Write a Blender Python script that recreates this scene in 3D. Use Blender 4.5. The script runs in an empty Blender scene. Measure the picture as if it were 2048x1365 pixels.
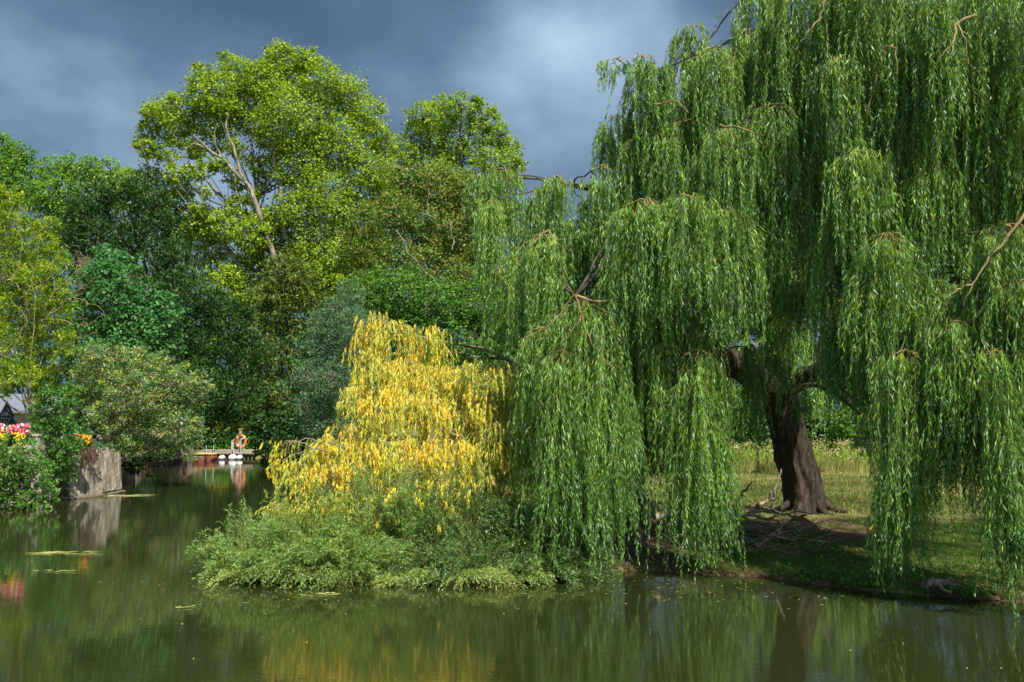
import bpy, math
import numpy as np
from math import radians, sin, cos, pi
from mathutils import Vector

scene = bpy.context.scene
col = scene.collection

# ------------------------------------------------------------------ camera
F = 1991.0                       # focal length in photo pixels (2048 wide)
CAMH = 2.3
PITCH = math.atan(148 / F)
cam = bpy.data.cameras.new('camera'); co = bpy.data.objects.new('camera', cam); col.objects.link(co)
co.location = (0, 0, CAMH); co.rotation_euler = (pi / 2 + PITCH, 0, 0)
cam.sensor_width = 36; cam.lens = 35; cam.clip_end = 2000
scene.camera = co

# ------------------------------------------------------------------ light
SUN_DIR = Vector((0.30, -0.48, 0.80)).normalized()      # towards the sun: right, behind the camera, high
sun = bpy.data.lights.new('sun', 'SUN'); so = bpy.data.objects.new('sun', sun); col.objects.link(so)
sun.energy = 5.0; sun.angle = radians(0.6); sun.color = (1.0, 0.94, 0.82)
so.rotation_euler = SUN_DIR.to_track_quat('Z', 'Y').to_euler()
elev = math.asin(SUN_DIR.z); azim = math.atan2(SUN_DIR.x, SUN_DIR.y)

world = bpy.data.worlds.new('World'); scene.world = world; world.use_nodes = True
wt = world.node_tree; wt.nodes.clear()
def wn(t): return wt.nodes.new(t)
out = wn('ShaderNodeOutputWorld'); mix = wn('ShaderNodeMixShader')
bg1 = wn('ShaderNodeBackground'); bg2 = wn('ShaderNodeBackground')
sky = wn('ShaderNodeTexSky'); sky.sky_type = 'NISHITA'; sky.sun_disc = False
sky.sun_elevation = elev; sky.sun_rotation = azim
bg1.inputs['Strength'].default_value = 0.08; wt.links.new(sky.outputs[0], bg1.inputs[0])
tc = wn('ShaderNodeTexCoord'); mp = wn('ShaderNodeMapping')
mp.inputs['Scale'].default_value = (1.0, 1.0, 1.5); mp.inputs['Location'].default_value = (0.31, 0.0, 0.12)
wt.links.new(tc.outputs['Generated'], mp.inputs[0])
n1 = wn('ShaderNodeTexNoise'); n1.inputs['Scale'].default_value = 3.6; n1.inputs['Detail'].default_value = 9
n1.inputs['Roughness'].default_value = 0.50; n1.inputs['Distortion'].default_value = 0.08
wt.links.new(mp.outputs[0], n1.inputs['Vector'])
# a paler opening in the storm cloud, right of the middle of the view
sep = wn('ShaderNodeSeparateXYZ'); wt.links.new(tc.outputs['Generated'], sep.inputs[0])
def m(op, a, b=None, clamp=False):
    n = wn('ShaderNodeMath'); n.operation = op; n.use_clamp = clamp
    for i, v in enumerate((a, b)):
        if v is None: continue
        if isinstance(v, (int, float)): n.inputs[i].default_value = v
        else: wt.links.new(v, n.inputs[i])
    return n.outputs[0]
def blob(px, pz, sx, sz, amp):
    dx = m('DIVIDE', m('SUBTRACT', sep.outputs[0], px), sx); dz = m('DIVIDE', m('SUBTRACT', sep.outputs[2], pz), sz)
    d = m('ADD', m('MULTIPLY', dx, dx), m('MULTIPLY', dz, dz))
    return m('MULTIPLY', m('POWER', 2.718, m('MULTIPLY', d, -1.0)), amp)
v = m('ADD', n1.outputs['Fac'], blob(0.04, 0.385, 0.13, 0.075, 0.22))
v = m('ADD', v, blob(0.02, 0.27, 0.12, 0.08, 0.06))
v = m('ADD', v, blob(-0.44, 0.33, 0.09, 0.07, 0.03))
v = m('ADD', v, blob(-0.28, 0.40, 0.28, 0.07, -0.15))
v = m('ADD', v, blob(-0.42, 0.26, 0.30, 0.05, -0.05))
ramp = wn('ShaderNodeValToRGB'); wt.links.new(v, ramp.inputs[0])
e = ramp.color_ramp.elements
e[0].position = 0.30; e[0].color = (0.062, 0.108, 0.178, 1)
e[1].position = 0.82; e[1].color = (0.40, 0.53, 0.68, 1)
x = e.new(0.47); x.color = (0.100, 0.162, 0.262, 1)
x = e.new(0.60); x.color = (0.185, 0.270, 0.390, 1)
wt.links.new(ramp.outputs[0], bg2.inputs[0]); bg2.inputs['Strength'].default_value = 0.64
# storm cloud in front, broken bright sky behind the camera
mr = wn('ShaderNodeMapRange'); wt.links.new(sep.outputs[1], mr.inputs['Value'])
mr.inputs['From Min'].default_value = -0.35; mr.inputs['From Max'].default_value = 0.25
mr.inputs['To Min'].default_value = 0.15; mr.inputs['To Max'].default_value = 1.0
wt.links.new(mr.outputs[0], mix.inputs[0]); wt.links.new(bg1.outputs[0], mix.inputs[1]); wt.links.new(bg2.outputs[0], mix.inputs[2])
wt.links.new(mix.outputs[0], out.inputs[0])

vs = scene.view_settings; vs.view_transform = 'Standard'; vs.look = 'None'; vs.exposure = 1.05; vs.gamma = 1.0
scene.render.resolution_x = 1024; scene.render.resolution_y = 682
try:
    scene.cycles.max_bounces = 7; scene.cycles.transmission_bounces = 4; scene.cycles.diffuse_bounces = 4
except Exception: pass

# ------------------------------------------------------------------ helpers
def rg(s): return np.random.default_rng(s)
def at(px, py, Y):
    """world point seen at photo pixel (px, py) at distance Y in front of the camera"""
    u = (px - 1024) / F; v = (682.5 - py) / F
    yy = cos(PITCH) - sin(PITCH) * v; zz = sin(PITCH) + cos(PITCH) * v
    k = Y / yy
    return np.array((u * k, Y, CAMH + zz * k))
def nrm(a): return a / np.maximum(np.linalg.norm(a, axis=-1, keepdims=True), 1e-9)

def tag(o, label=None, cat=None, group=None, kind=None):
    if label: o['label'] = label
    if cat: o['category'] = cat
    if group: o['group'] = group
    if kind: o['kind'] = kind
    return o
def empty(name, loc, label, cat, group=None):
    o = bpy.data.objects.new(name, None); col.objects.link(o); o.location = tuple(float(q) for q in loc)
    o.empty_display_size = 0.2
    return tag(o, label, cat, group)

class MB:
    """collects polygons, then links them as one mesh object"""
    def __init__(s): s.V = []; s.F = []; s.n = 0
    def add(s, verts, faces, mat=0, v=None, smooth=False):
        verts = np.asarray(verts, float).reshape(-1, 3); faces = np.asarray(faces, int)
        nf = len(faces)
        vv = np.full(nf, 0.5) if v is None else (np.full(nf, float(v)) if np.isscalar(v) else np.asarray(v, float))
        s.V.append(verts); s.F.append((faces + s.n, mat, vv, smooth)); s.n += len(verts); return s
    def build(s, name, mats, parent=None):
        me = bpy.data.meshes.new(name)
        V = np.concatenate(s.V)
        if parent is not None: V = V - np.array(parent.matrix_world.translation if False else parent.location)
        if parent is not None and parent.parent is not None: V = V - np.array(parent.parent.location)
        me.vertices.add(len(V)); me.vertices.foreach_set('co', V.astype(np.float32).ravel())
        loops = np.concatenate([f[0].ravel() for f in s.F])
        sizes = np.concatenate([np.full(len(f[0]), f[0].shape[1]) for f in s.F])
        starts = np.concatenate(([0], np.cumsum(sizes)[:-1]))
        me.loops.add(len(loops)); me.loops.foreach_set('vertex_index', loops.astype(np.int32))
        me.polygons.add(len(sizes)); me.polygons.foreach_set('loop_start', starts.astype(np.int32))
        me.polygons.foreach_set('material_index', np.concatenate([np.full(len(f[0]), f[1]) for f in s.F]).astype(np.int32))
        me.polygons.foreach_set('use_smooth', np.concatenate([np.full(len(f[0]), f[3]) for f in s.F]).astype(bool))
        me.update(calc_edges=True)
        a = me.attributes.new('v', 'FLOAT', 'FACE'); a.data.foreach_set('value', np.concatenate([f[2] for f in s.F]).astype(np.float32))
        for mt in (mats if isinstance(mats, (list, tuple)) else [mats]): me.materials.append(mt)
        o = bpy.data.objects.new(name, me); col.objects.link(o)
        if name in ('twigs', 'boughs', 'bare_branch', 'dead_branch', 'dry_creeper'): o['kind'] = 'stuff'
        if parent is not None: o.parent = parent
        return o
    def box(s, c, size, rz=0.0, mat=0, v=None, tilt=None):
        c = np.array(c, float); h = np.array(size, float) / 2
        P = np.array([[sx, sy, sz] for sz in (-1, 1) for sx, sy in ((-1, -1), (1, -1), (1, 1), (-1, 1))], float) * h
        if tilt is not None:
            ca, sa = cos(tilt), sin(tilt); P = np.stack([P[:, 0] * ca + P[:, 2] * sa, P[:, 1], -P[:, 0] * sa + P[:, 2] * ca], 1)
        ca, sa = cos(rz), sin(rz); P = np.stack([P[:, 0] * ca - P[:, 1] * sa, P[:, 0] * sa + P[:, 1] * ca, P[:, 2]], 1) + c
        return s.add(P, [[0, 3, 2, 1], [4, 5, 6, 7], [0, 1, 5, 4], [1, 2, 6, 5], [2, 3, 7, 6], [3, 0, 4, 7]], mat, v)

def tube_batch(P, R, sides=5, mod=None):
    """P[B,N,3], R[B,N] -> verts, quads"""
    B, N, _ = P.shape
    T = nrm(np.gradient(P, axis=1))
    ref = np.zeros_like(T); ref[..., 0] = 0.83; ref[..., 1] = 0.49; ref[..., 2] = 0.27
    al = np.abs((T * nrm(ref)).sum(-1)) > 0.93
    ref[al] = (-0.5, 0.8, 0.1)
    A = nrm(np.cross(T, ref)); Bn = np.cross(T, A)
    th = np.arange(sides) / sides * 2 * pi
    r = R[..., None] * (np.ones(sides) if mod is None else mod)
    V = P[:, :, None, :] + r[..., None] * (A[:, :, None, :] * np.cos(th)[:, None] + Bn[:, :, None, :] * np.sin(th)[:, None])
    idx = np.arange(B * N * sides).reshape(B, N, sides)
    a = idx[:, :-1]; b = np.roll(a, -1, axis=2); d = idx[:, 1:]; c = np.roll(d, -1, axis=2)
    return V.reshape(-1, 3), np.stack([a, b, c, d], -1).reshape(-1, 4)
def spline(pts, n):
    """smooth resample of control points (k,d) to n points (Catmull-Rom)"""
    p = np.asarray(pts, float); k = len(p)
    if k == 2: return p[0] + (p[1] - p[0]) * np.linspace(0, 1, n)[:, None]
    q = np.vstack([2 * p[0] - p[1], p, 2 * p[-1] - p[-2]])
    t = np.linspace(0, k - 1 - 1e-6, n); i = t.astype(int); f = (t - i)[:, None]
    a, b, c, d = q[i], q[i + 1], q[i + 2], q[i + 3]
    return 0.5 * (2 * b + (c - a) * f + (2 * a - 5 * b + 4 * c - d) * f ** 2 + (3 * b - a - 3 * c + d) * f ** 3)
def limb(mb, pts, r, n=None, sides=7, mat=0, seed=0, wob=0.0):
    """pts (k,3), r list of k radii"""
    n = n or max(6, len(pts) * 4)
    s = spline(np.hstack([np.asarray(pts, float), np.asarray(r, float)[:, None]]), n)
    P = s[:, :3].copy(); R = np.maximum(s[:, 3], 0.002)
    if wob:
        g = rg(seed + 11); w = g.normal(0, 1, (n, 3)); w = (w + np.roll(w, 1, 0)) * 0.5; w[0] = 0; P += w * wob
    V, Q = tube_batch(P[None], R[None], sides)
    mb.add(V, Q, mat, None, True); return P
def leaf_quads(b, d, side, l, w, mid=0.42):
    l = np.asarray(l)[:, None] if np.ndim(l) else l; w = np.asarray(w)[:, None] if np.ndim(w) else w
    V = np.stack([b, b + d * l * mid + side * w * 0.5, b + d * l, b + d * l * mid - side * w * 0.5], 1)
    n = len(b); return V.reshape(-1, 3), np.arange(n * 4).reshape(-1, 4)

# ------------------------------------------------------------------ materials
def newmat(name):
    mt = bpy.data.materials.new(name); mt.use_nodes = True; nt = mt.node_tree; nt.nodes.clear()
    o = nt.nodes.new('ShaderNodeOutputMaterial'); return mt, nt, o
def ramp_node(nt, stops):
    r = nt.nodes.new('ShaderNodeValToRGB'); e = r.color_ramp.elements
    e[0].position = stops[0][0]; e[0].color = (*stops[0][1], 1); e[1].position = stops[-1][0]; e[1].color = (*stops[-1][1], 1)
    for p, c in stops[1:-1]: k = e.new(p); k.color = (*c, 1)
    return r
def leafmat(name, stops, trans=0.30, back=None, rough=0.45, spec=0.35):
    mt, nt, o = newmat(name); L = nt.links.new
    at_ = nt.nodes.new('ShaderNodeAttribute'); at_.attribute_name = 'v'
    r = ramp_node(nt, stops); L(at_.outputs['Fac'], r.inputs[0]); c = r.outputs[0]
    if back is not None:
        g = nt.nodes.new('ShaderNodeNewGeometry'); mx = nt.nodes.new('ShaderNodeMix'); mx.data_type = 'RGBA'
        L(g.outputs['Backfacing'], mx.inputs['Factor']); L(c, mx.inputs['A']); mx.inputs['B'].default_value = (*back, 1); c = mx.outputs['Result']
    p = nt.nodes.new('ShaderNodeBsdfPrincipled'); L(c, p.inputs['Base Color'])
    p.inputs['Roughness'].default_value = rough; p.inputs['Specular IOR Level'].default_value = spec
    t = nt.nodes.new('ShaderNodeBsdfTranslucent'); gm = nt.nodes.new('ShaderNodeMix'); gm.data_type = 'RGBA'; gm.blend_type = 'MULTIPLY'
    gm.inputs['Factor'].default_value = 1; L(r.outputs[0], gm.inputs['A']); gm.inputs['B'].default_value = (1.5, 1.55, 0.6, 1); L(gm.outputs['Result'], t.inputs[0])
    ms = nt.nodes.new('ShaderNodeMixShader'); ms.inputs[0].default_value = trans; L(p.outputs[0], ms.inputs[1]); L(t.outputs[0], ms.inputs[2])
    L(ms.outputs[0], o.inputs[0]); return mt
def surf(name, stops, scale=(1, 1, 1), nscale=4, detail=6, rough=0.85, bump=0.4, bdist=0.02, bscale=None, spec=0.3, metal=0.0, attr=False):
    mt, nt, o = newmat(name); L = nt.links.new
    t = nt.nodes.new('ShaderNodeTexCoord'); mp = nt.nodes.new('ShaderNodeMapping'); mp.inputs['Scale'].default_value = scale
    L(t.outputs['Object'], mp.inputs[0]); n = nt.nodes.new('ShaderNodeTexNoise'); n.inputs['Scale'].default_value = nscale
    n.inputs['Detail'].default_value = detail; n.inputs['Roughness'].default_value = 0.62; L(mp.outputs[0], n.inputs['Vector'])
    r = ramp_node(nt, stops)
    if attr:
        a = nt.nodes.new('ShaderNodeAttribute'); a.attribute_name = 'v'; L(a.outputs['Fac'], r.inputs[0])
    else: L(n.outputs['Fac'], r.inputs[0])
    p = nt.nodes.new('ShaderNodeBsdfPrincipled'); L(r.outputs[0], p.inputs['Base Color'])
    p.inputs['Roughness'].default_value = rough; p.inputs['Specular IOR Level'].default_value = spec; p.inputs['Metallic'].default_value = metal
    if bump:
        n2 = n
        if bscale:
            n2 = nt.nodes.new('ShaderNodeTexNoise'); n2.inputs['Scale'].default_value = bscale; n2.inputs['Detail'].default_value = 5; L(mp.outputs[0], n2.inputs['Vector'])
        b = nt.nodes.new('ShaderNodeBump'); b.inputs['Strength'].default_value = bump; b.inputs['Distance'].default_value = bdist
        L(n2.outputs['Fac'], b.inputs['Height']); L(b.outputs[0], p.inputs['Normal'])
    L(p.outputs[0], o.inputs[0]); return mt

M = {}
M['bark'] = surf('bark', [(0.3, (0.012, 0.008, 0.005)), (0.55, (0.048, 0.034, 0.023)), (0.75, (0.10, 0.076, 0.054))], (1, 1, 0.16), 22, bump=0.9, bdist=0.03)
M['bark_grey'] = surf('bark_grey', [(0.3, (0.07, 0.058, 0.04)), (0.5, (0.17, 0.145, 0.105)), (0.7, (0.32, 0.28, 0.21))], (1, 1, 0.5), 5, bump=0.5)
M['bark_dark'] = surf('bark_dark', [(0.3, (0.03, 0.025, 0.018)), (0.7, (0.10, 0.085, 0.06))], (1, 1, 0.3), 8)
M['twig_gold'] = surf('twig_gold', [(0.3, (0.16, 0.12, 0.03)), (0.7, (0.30, 0.24, 0.07))], nscale=5, bump=0)
M['twig_tan'] = surf('twig_tan', [(0.3, (0.10, 0.08, 0.032)), (0.7, (0.25, 0.20, 0.085))], nscale=6, bump=0.2)
M['twig_green'] = surf('twig_green', [(0.3, (0.12, 0.13, 0.03)), (0.7, (0.24, 0.22, 0.06))], nscale=5, bump=0)
M['dead'] = surf('dead_wood', [(0.3, (0.09, 0.065, 0.045)), (0.55, (0.22, 0.17, 0.125)), (0.75, (0.36, 0.30, 0.23))], (1, 1, 1), 9, bump=0.6)
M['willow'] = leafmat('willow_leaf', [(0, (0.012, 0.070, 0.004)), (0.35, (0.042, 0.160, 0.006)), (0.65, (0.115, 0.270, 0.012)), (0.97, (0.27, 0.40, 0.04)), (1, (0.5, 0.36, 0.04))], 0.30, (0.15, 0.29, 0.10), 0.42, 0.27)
M['gold'] = leafmat('golden_willow_leaf', [(0, (0.16, 0.26, 0.02)), (0.32, (0.42, 0.50, 0.04)), (0.52, (0.78, 0.62, 0.03)), (0.88, (0.86, 0.56, 0.015)), (1, (0.68, 0.34, 0.01))], 0.38, (0.55, 0.55, 0.14), 0.5, 0.2)
M['shrub'] = leafmat('shrub_willow_leaf', [(0, (0.035, 0.12, 0.012)), (0.4, (0.10, 0.23, 0.03)), (0.75, (0.21, 0.34, 0.055)), (1, (0.36, 0.42, 0.08))], 0.32, (0.20, 0.32, 0.11), 0.42, 0.4)
M['shrub_dark'] = leafmat('shrub_willow_dark_leaf', [(0, (0.015, 0.07, 0.01)), (0.4, (0.045, 0.135, 0.018)), (0.75, (0.11, 0.20, 0.03)), (1, (0.30, 0.33, 0.06))], 0.28, (0.13, 0.22, 0.08), 0.42, 0.4)
def LM(name, a, b, c, **k):
    k.setdefault('trans', 0.36); k.setdefault('spec', 0.22); k.setdefault('rough', 0.5); M[name] = leafmat(name + '_leaf', [(0, a), (0.5, b), (1, c)], **k)
LM('plane', (0.075, 0.14, 0.01), (0.20, 0.30, 0.02), (0.36, 0.44, 0.04))
LM('lime', (0.075, 0.15, 0.012), (0.18, 0.29, 0.02), (0.33, 0.42, 0.05))
LM('chestnut', (0.039, 0.111, 0.016), (0.104, 0.195, 0.026), (0.27, 0.215, 0.06))
LM('midgreen', (0.027, 0.095, 0.014), (0.068, 0.176, 0.022), (0.162, 0.284, 0.047))
LM('ash', (0.06, 0.14, 0.010), (0.16, 0.27, 0.016), (0.38, 0.42, 0.03))
LM('maple', (0.024, 0.095, 0.028), (0.057, 0.18, 0.052), (0.142, 0.294, 0.085))
LM('yew', (0.010, 0.036, 0.006), (0.024, 0.070, 0.012), (0.055, 0.12, 0.020), trans=0.1)
LM('cypress', (0.025, 0.05, 0.008), (0.060, 0.10, 0.013), (0.14, 0.17, 0.02), trans=0.12)
LM('grey', (0.037, 0.094, 0.044), (0.094, 0.181, 0.094), (0.2, 0.312, 0.163))
LM('loose', (0.09, 0.18, 0.02), (0.21, 0.34, 0.05), (0.36, 0.48, 0.10))
LM('far', (0.038, 0.12, 0.015), (0.105, 0.232, 0.022), (0.195, 0.345, 0.045))
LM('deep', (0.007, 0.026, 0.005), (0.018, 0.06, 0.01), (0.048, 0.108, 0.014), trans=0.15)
LM('budd', (0.06, 0.15, 0.053), (0.165, 0.27, 0.12), (0.6, 0.63, 0.045))
LM('ivy', (0.026, 0.091, 0.019), (0.065, 0.182, 0.026), (0.169, 0.312, 0.065))
LM('hedge', (0.025, 0.10, 0.012), (0.06, 0.20, 0.02), (0.16, 0.34, 0.04))
LM('golden_bush', (0.14, 0.17, 0.01), (0.36, 0.36, 0.02), (0.62, 0.46, 0.03))
LM('grass', (0.018, 0.08, 0.005), (0.045, 0.15, 0.009), (0.11, 0.22, 0.02))
LM('meadow', (0.07, 0.14, 0.02), (0.20, 0.21, 0.06), (0.42, 0.34, 0.15))
LM('litter', (0.10, 0.05, 0.02), (0.26, 0.16, 0.06), (0.52, 0.40, 0.14), trans=0.1)
LM('petal_pink', (0.55, 0.02, 0.06), (0.75, 0.05, 0.22), (0.85, 0.35, 0.50), trans=0.2)
LM('petal_yellow', (0.75, 0.42, 0.01), (0.85, 0.62, 0.02), (0.88, 0.70, 0.06), trans=0.2)
LM('petal_white', (0.7, 0.68, 0.62), (0.8, 0.8, 0.76), (0.85, 0.85, 0.8), trans=0.2)
LM('petal_lilac', (0.26, 0.10, 0.07), (0.42, 0.22, 0.38), (0.62, 0.42, 0.62), trans=0.2)
LM('petal_orange', (0.7, 0.12, 0.03), (0.8, 0.30, 0.03), (0.85, 0.5, 0.06), trans=0.2)
LM('seedhead', (0.28, 0.17, 0.12), (0.42, 0.30, 0.24), (0.58, 0.49, 0.42), trans=0.2)
LM('reed', (0.20, 0.24, 0.06), (0.36, 0.38, 0.12), (0.50, 0.48, 0.22), trans=0.1)
M['concrete'] = surf('weathered_concrete', [(0.30, (0.07, 0.055, 0.038)), (0.45, (0.17, 0.145, 0.11)), (0.60, (0.25, 0.22, 0.175)), (0.8, (0.36, 0.33, 0.28))], (2.6, 2.6, 0.4), 3.6, bump=0.5, bscale=14)
M['stone'] = surf('stone', [(0.3, (0.20, 0.18, 0.15)), (0.7, (0.45, 0.42, 0.36))], nscale=6)
M['wood'] = surf('weathered_wood', [(0.3, (0.16, 0.13, 0.10)), (0.7, (0.38, 0.33, 0.27))], (0.4, 6, 6), 6)
M['wood_dark'] = surf('wet_wood', [(0.3, (0.04, 0.032, 0.022)), (0.7, (0.15, 0.13, 0.09))], (5, 5, 0.6), 5)
M['rust'] = surf('rusty_brown', [(0.3, (0.10, 0.045, 0.03)), (0.7, (0.19, 0.10, 0.07))], nscale=5)
M['hull'] = surf('hull_red', [(0.3, (0.20, 0.06, 0.04)), (0.7, (0.36, 0.13, 0.09))], (0.5, 1, 4), 6)
M['gunwale'] = surf('gunwale', [(0.3, (0.42, 0.26, 0.07)), (0.7, (0.62, 0.42, 0.14))], nscale=5)
M['black_cloth'] = surf('black_cloth', [(0.3, (0.012, 0.014, 0.019)), (0.7, (0.03, 0.034, 0.042))], nscale=12, rough=0.8, bump=0.1)
M['white_pl'] = surf('white_plastic', [(0.35, (0.42, 0.43, 0.43)), (0.6, (0.66, 0.67, 0.67))], nscale=8, rough=0.4, bump=0)
M['orange_pl'] = surf('orange_plastic', [(0.3, (0.55, 0.11, 0.015)), (0.7, (0.68, 0.17, 0.025))], nscale=8, rough=0.45, bump=0)
M['steel'] = surf('galvanised_steel', [(0.3, (0.35, 0.42, 0.42)), (0.7, (0.5, 0.58, 0.58))], nscale=8, rough=0.4, bump=0, metal=0.3)
M['slate'] = surf('slate', [(0.3, (0.09, 0.10, 0.13)), (0.7, (0.16, 0.17, 0.21))], (1, 1, 8), 4)
M['glass'] = surf('dark_glass', [(0.3, (0.015, 0.018, 0.02)), (0.7, (0.03, 0.035, 0.04))], rough=0.08, bump=0)

# ------------------------------------------------------------------ terrain
SH = np.array([(14, 10.3), (9, 11.2), (6.6, 12.15), (5.4, 12.8), (4.4, 13.5), (3.5, 14.35), (2.6, 14.8), (1.6, 14.9), (0.5, 14.9), (-1, 15.0), (-2.6, 15.5),
               (-3.5, 16.4), (-3.7, 18), (-4.6, 28), (-6.8, 36), (-9.8, 45), (-12.4, 51), (-13.0, 53), (-18.5, 53), (-18.8, 47), (-17.3, 38), (-14, 32.2),
               (-12.15, 30.9), (-12.35, 28), (-12.9, 25.4), (-14, 20), (-18, 10), (-22, -60), (60, -60), (60, 4), (25, 8)], float)
def shore(x, y):
    """signed distance to the water's edge, positive on land"""
    d = np.full(x.shape, 1e9); ins = np.zeros(x.shape, bool)
    for a, b in zip(SH, np.roll(SH, -1, 0)):
        e = b - a; t = np.clip(((x - a[0]) * e[0] + (y - a[1]) * e[1]) / (e @ e), 0, 1)
        d = np.minimum(d, np.hypot(x - a[0] - t * e[0], y - a[1] - t * e[1]))
        c = ((a[1] > y) != (b[1] > y)) & (x < (b[0] - a[0]) * (y - a[1]) / (b[1] - a[1] + 1e-12) + a[0]); ins ^= c
    return np.where(ins, -d, d)
def hills(x, y, s=1.0):
    return (np.sin(x * 1.3 * s + 1.7) * np.cos(y * 1.1 * s) + 0.6 * np.sin(x * 2.9 * s + y * 2.3 * s + .4) + 0.4 * np.sin(y * 4.7 * s - x * 3.9 * s) + .3 * np.sin(x * 9.1 * s + 2) * np.sin(y * 8.3 * s)) / 2
def gheight(x, y):
    x = np.asarray(x, float); y = np.asarray(y, float)
    s = shore(x, y) + 0.10 * hills(x, y, 1.6)
    left = np.clip((-x - 10.5 + (y - 45) * 0.0) / 0.8, 0, 1) * (y < 52)
    top = np.where(left > 0.5, 1.05, 0.14)
    land = top * (1 - np.exp(-np.maximum(s, 0) / 0.16)) + np.where(left > 0.5, 0, 0.36) * np.clip(s / 4.0, 0, 1) + 0.025 * hills(x, y) * np.clip(s, 0, 1)
    return np.where(s > 0, land - 0.02, np.maximum(-1.2, s * 1.5 - 0.02))
gx = np.concatenate([np.linspace(-400, -30, 16), np.arange(-28, -2, 0.4), np.arange(-2, 12, 0.1), np.arange(12, 30, 1), np.linspace(31, 400, 16)])
gy = np.concatenate([np.linspace(-200, 6, 12), np.arange(8, 22, 0.1), np.arange(22, 60, 0.5), np.linspace(61, 900, 22)])
X, Y = np.meshgrid(gx, gy); Z = gheight(X, Y)
idx = np.arange(X.size).reshape(X.shape)
mt, nt, o_ = newmat('ground_soil'); L = nt.links.new
g = nt.nodes.new('ShaderNodeNewGeometry'); sp = nt.nodes.new('ShaderNodeSeparateXYZ'); L(g.outputs['Position'], sp.inputs[0])
na = nt.nodes.new('ShaderNodeTexNoise'); na.inputs['Scale'].default_value = 0.55; na.inputs['Detail'].default_value = 6; L(g.outputs['Position'], na.inputs['Vector'])
nb = nt.nodes.new('ShaderNodeTexNoise'); nb.inputs['Scale'].default_value = 14; nb.inputs['Detail'].default_value = 8; L(g.outputs['Position'], nb.inputs['Vector'])
soil = ramp_node(nt, [(0.3, (0.028, 0.018, 0.010)), (0.6, (0.075, 0.048, 0.026)), (0.75, (0.14, 0.095, 0.05))]); L(nb.outputs['Fac'], soil.inputs[0])
gr = ramp_node(nt, [(0.3, (0.035, 0.08, 0.012)), (0.5, (0.10, 0.125, 0.03)), (0.7, (0.26, 0.21, 0.09))]); L(nb.outputs['Fac'], gr.inputs[0])
mrr = nt.nodes.new('ShaderNodeMapRange'); L(sp.outputs[1], mrr.inputs['Value']); mrr.inputs['From Min'].default_value = 17.5; mrr.inputs['From Max'].default_value = 21
ad = nt.nodes.new('ShaderNodeMath'); ad.operation = 'ADD'; L(na.outputs['Fac'], ad.inputs[0]); L(mrr.outputs[0], ad.inputs[1])
th = nt.nodes.new('ShaderNodeMapRange'); L(ad.outputs[0], th.inputs['Value']); th.inputs['From Min'].default_value = 0.5; th.inputs['From Max'].default_value = 0.72
mx = nt.nodes.new('ShaderNodeMix'); mx.data_type = 'RGBA'; L(th.outputs[0], mx.inputs['Factor']); L(soil.outputs[0], mx.inputs['A']); L(gr.outputs[0], mx.inputs['B'])
p = nt.nodes.new('ShaderNodeBsdfPrincipled'); p.inputs['Roughness'].default_value = 0.95; p.inputs['Specular IOR Level'].default_value = 0.15
L(mx.outputs['Result'], p.inputs['Base Color'])
bp = nt.nodes.new('ShaderNodeBump'); bp.inputs['Strength'].default_value = 0.8; bp.inputs['Distance'].default_value = 0.04; L(nb.outputs['Fac'], bp.inputs['Height']); L(bp.outputs[0], p.inputs['Normal'])
L(p.outputs[0], o_.inputs[0]); M['ground'] = mt
b = MB(); b.add(np.stack([X, Y, Z], -1), np.stack([idx[:-1, :-1], idx[:-1, 1:], idx[1:, 1:], idx[1:, :-1]], -1).reshape(-1, 4), smooth=True)
tag(b.build('ground', M['ground']), kind='structure')

# water: turbid, almost still, fine ripples running across the view
mt, nt, o_ = newmat('river_water'); L = nt.links.new
p = nt.nodes.new('ShaderNodeBsdfPrincipled'); p.inputs['Base Color'].default_value = (0.016, 0.020, 0.006, 1)
p.inputs['Roughness'].default_value = 0.0; p.inputs['IOR'].default_value = 1.7; p.inputs['Specular IOR Level'].default_value = 0.5
g = nt.nodes.new('ShaderNodeNewGeometry')
def wnoise(scale, s, d):
    mp = nt.nodes.new('ShaderNodeMapping'); mp.inputs['Scale'].default_value = scale; L(g.outputs['Position'], mp.inputs[0])
    n = nt.nodes.new('ShaderNodeTexNoise'); n.inputs['Scale'].default_value = s; n.inputs['Detail'].default_value = d; n.inputs['Distortion'].default_value = 0.5; L(mp.outputs[0], n.inputs['Vector']); return n.outputs['Fac']
a1 = wnoise((0.45, 2.2, 1), 6.5, 4); a2 = wnoise((0.35, 1.2, 1), 1.3, 2); pat = wnoise((1, 0.5, 1), 0.28, 2)
pm = nt.nodes.new('ShaderNodeMapRange'); L(pat, pm.inputs['Value']); pm.inputs['From Min'].default_value = 0.35; pm.inputs['From Max'].default_value = 0.65
pm.inputs['To Min'].default_value = 0.25; pm.inputs['To Max'].default_value = 1.0
b1 = nt.nodes.new('ShaderNodeBump'); b1.inputs['Distance'].default_value = 0.0017; L(pm.outputs[0], b1.inputs['Strength']); L(a1, b1.inputs['Height'])
b2 = nt.nodes.new('ShaderNodeBump'); b2.inputs['Distance'].default_value = 0.0012; b2.inputs['Strength'].default_value = 0.5; L(a2, b2.inputs['Height']); L(b1.outputs[0], b2.inputs['Normal'])
L(b2.outputs[0], p.inputs['Normal']); L(p.outputs[0], o_.inputs[0]); M['water'] = mt
b = MB(); b.add([(-60, -80, 0), (80, -80, 0), (80, 70, 0), (-60, 70, 0)], [[0, 1, 2, 3]])
tag(b.build('water', M['water']), kind='structure')

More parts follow.
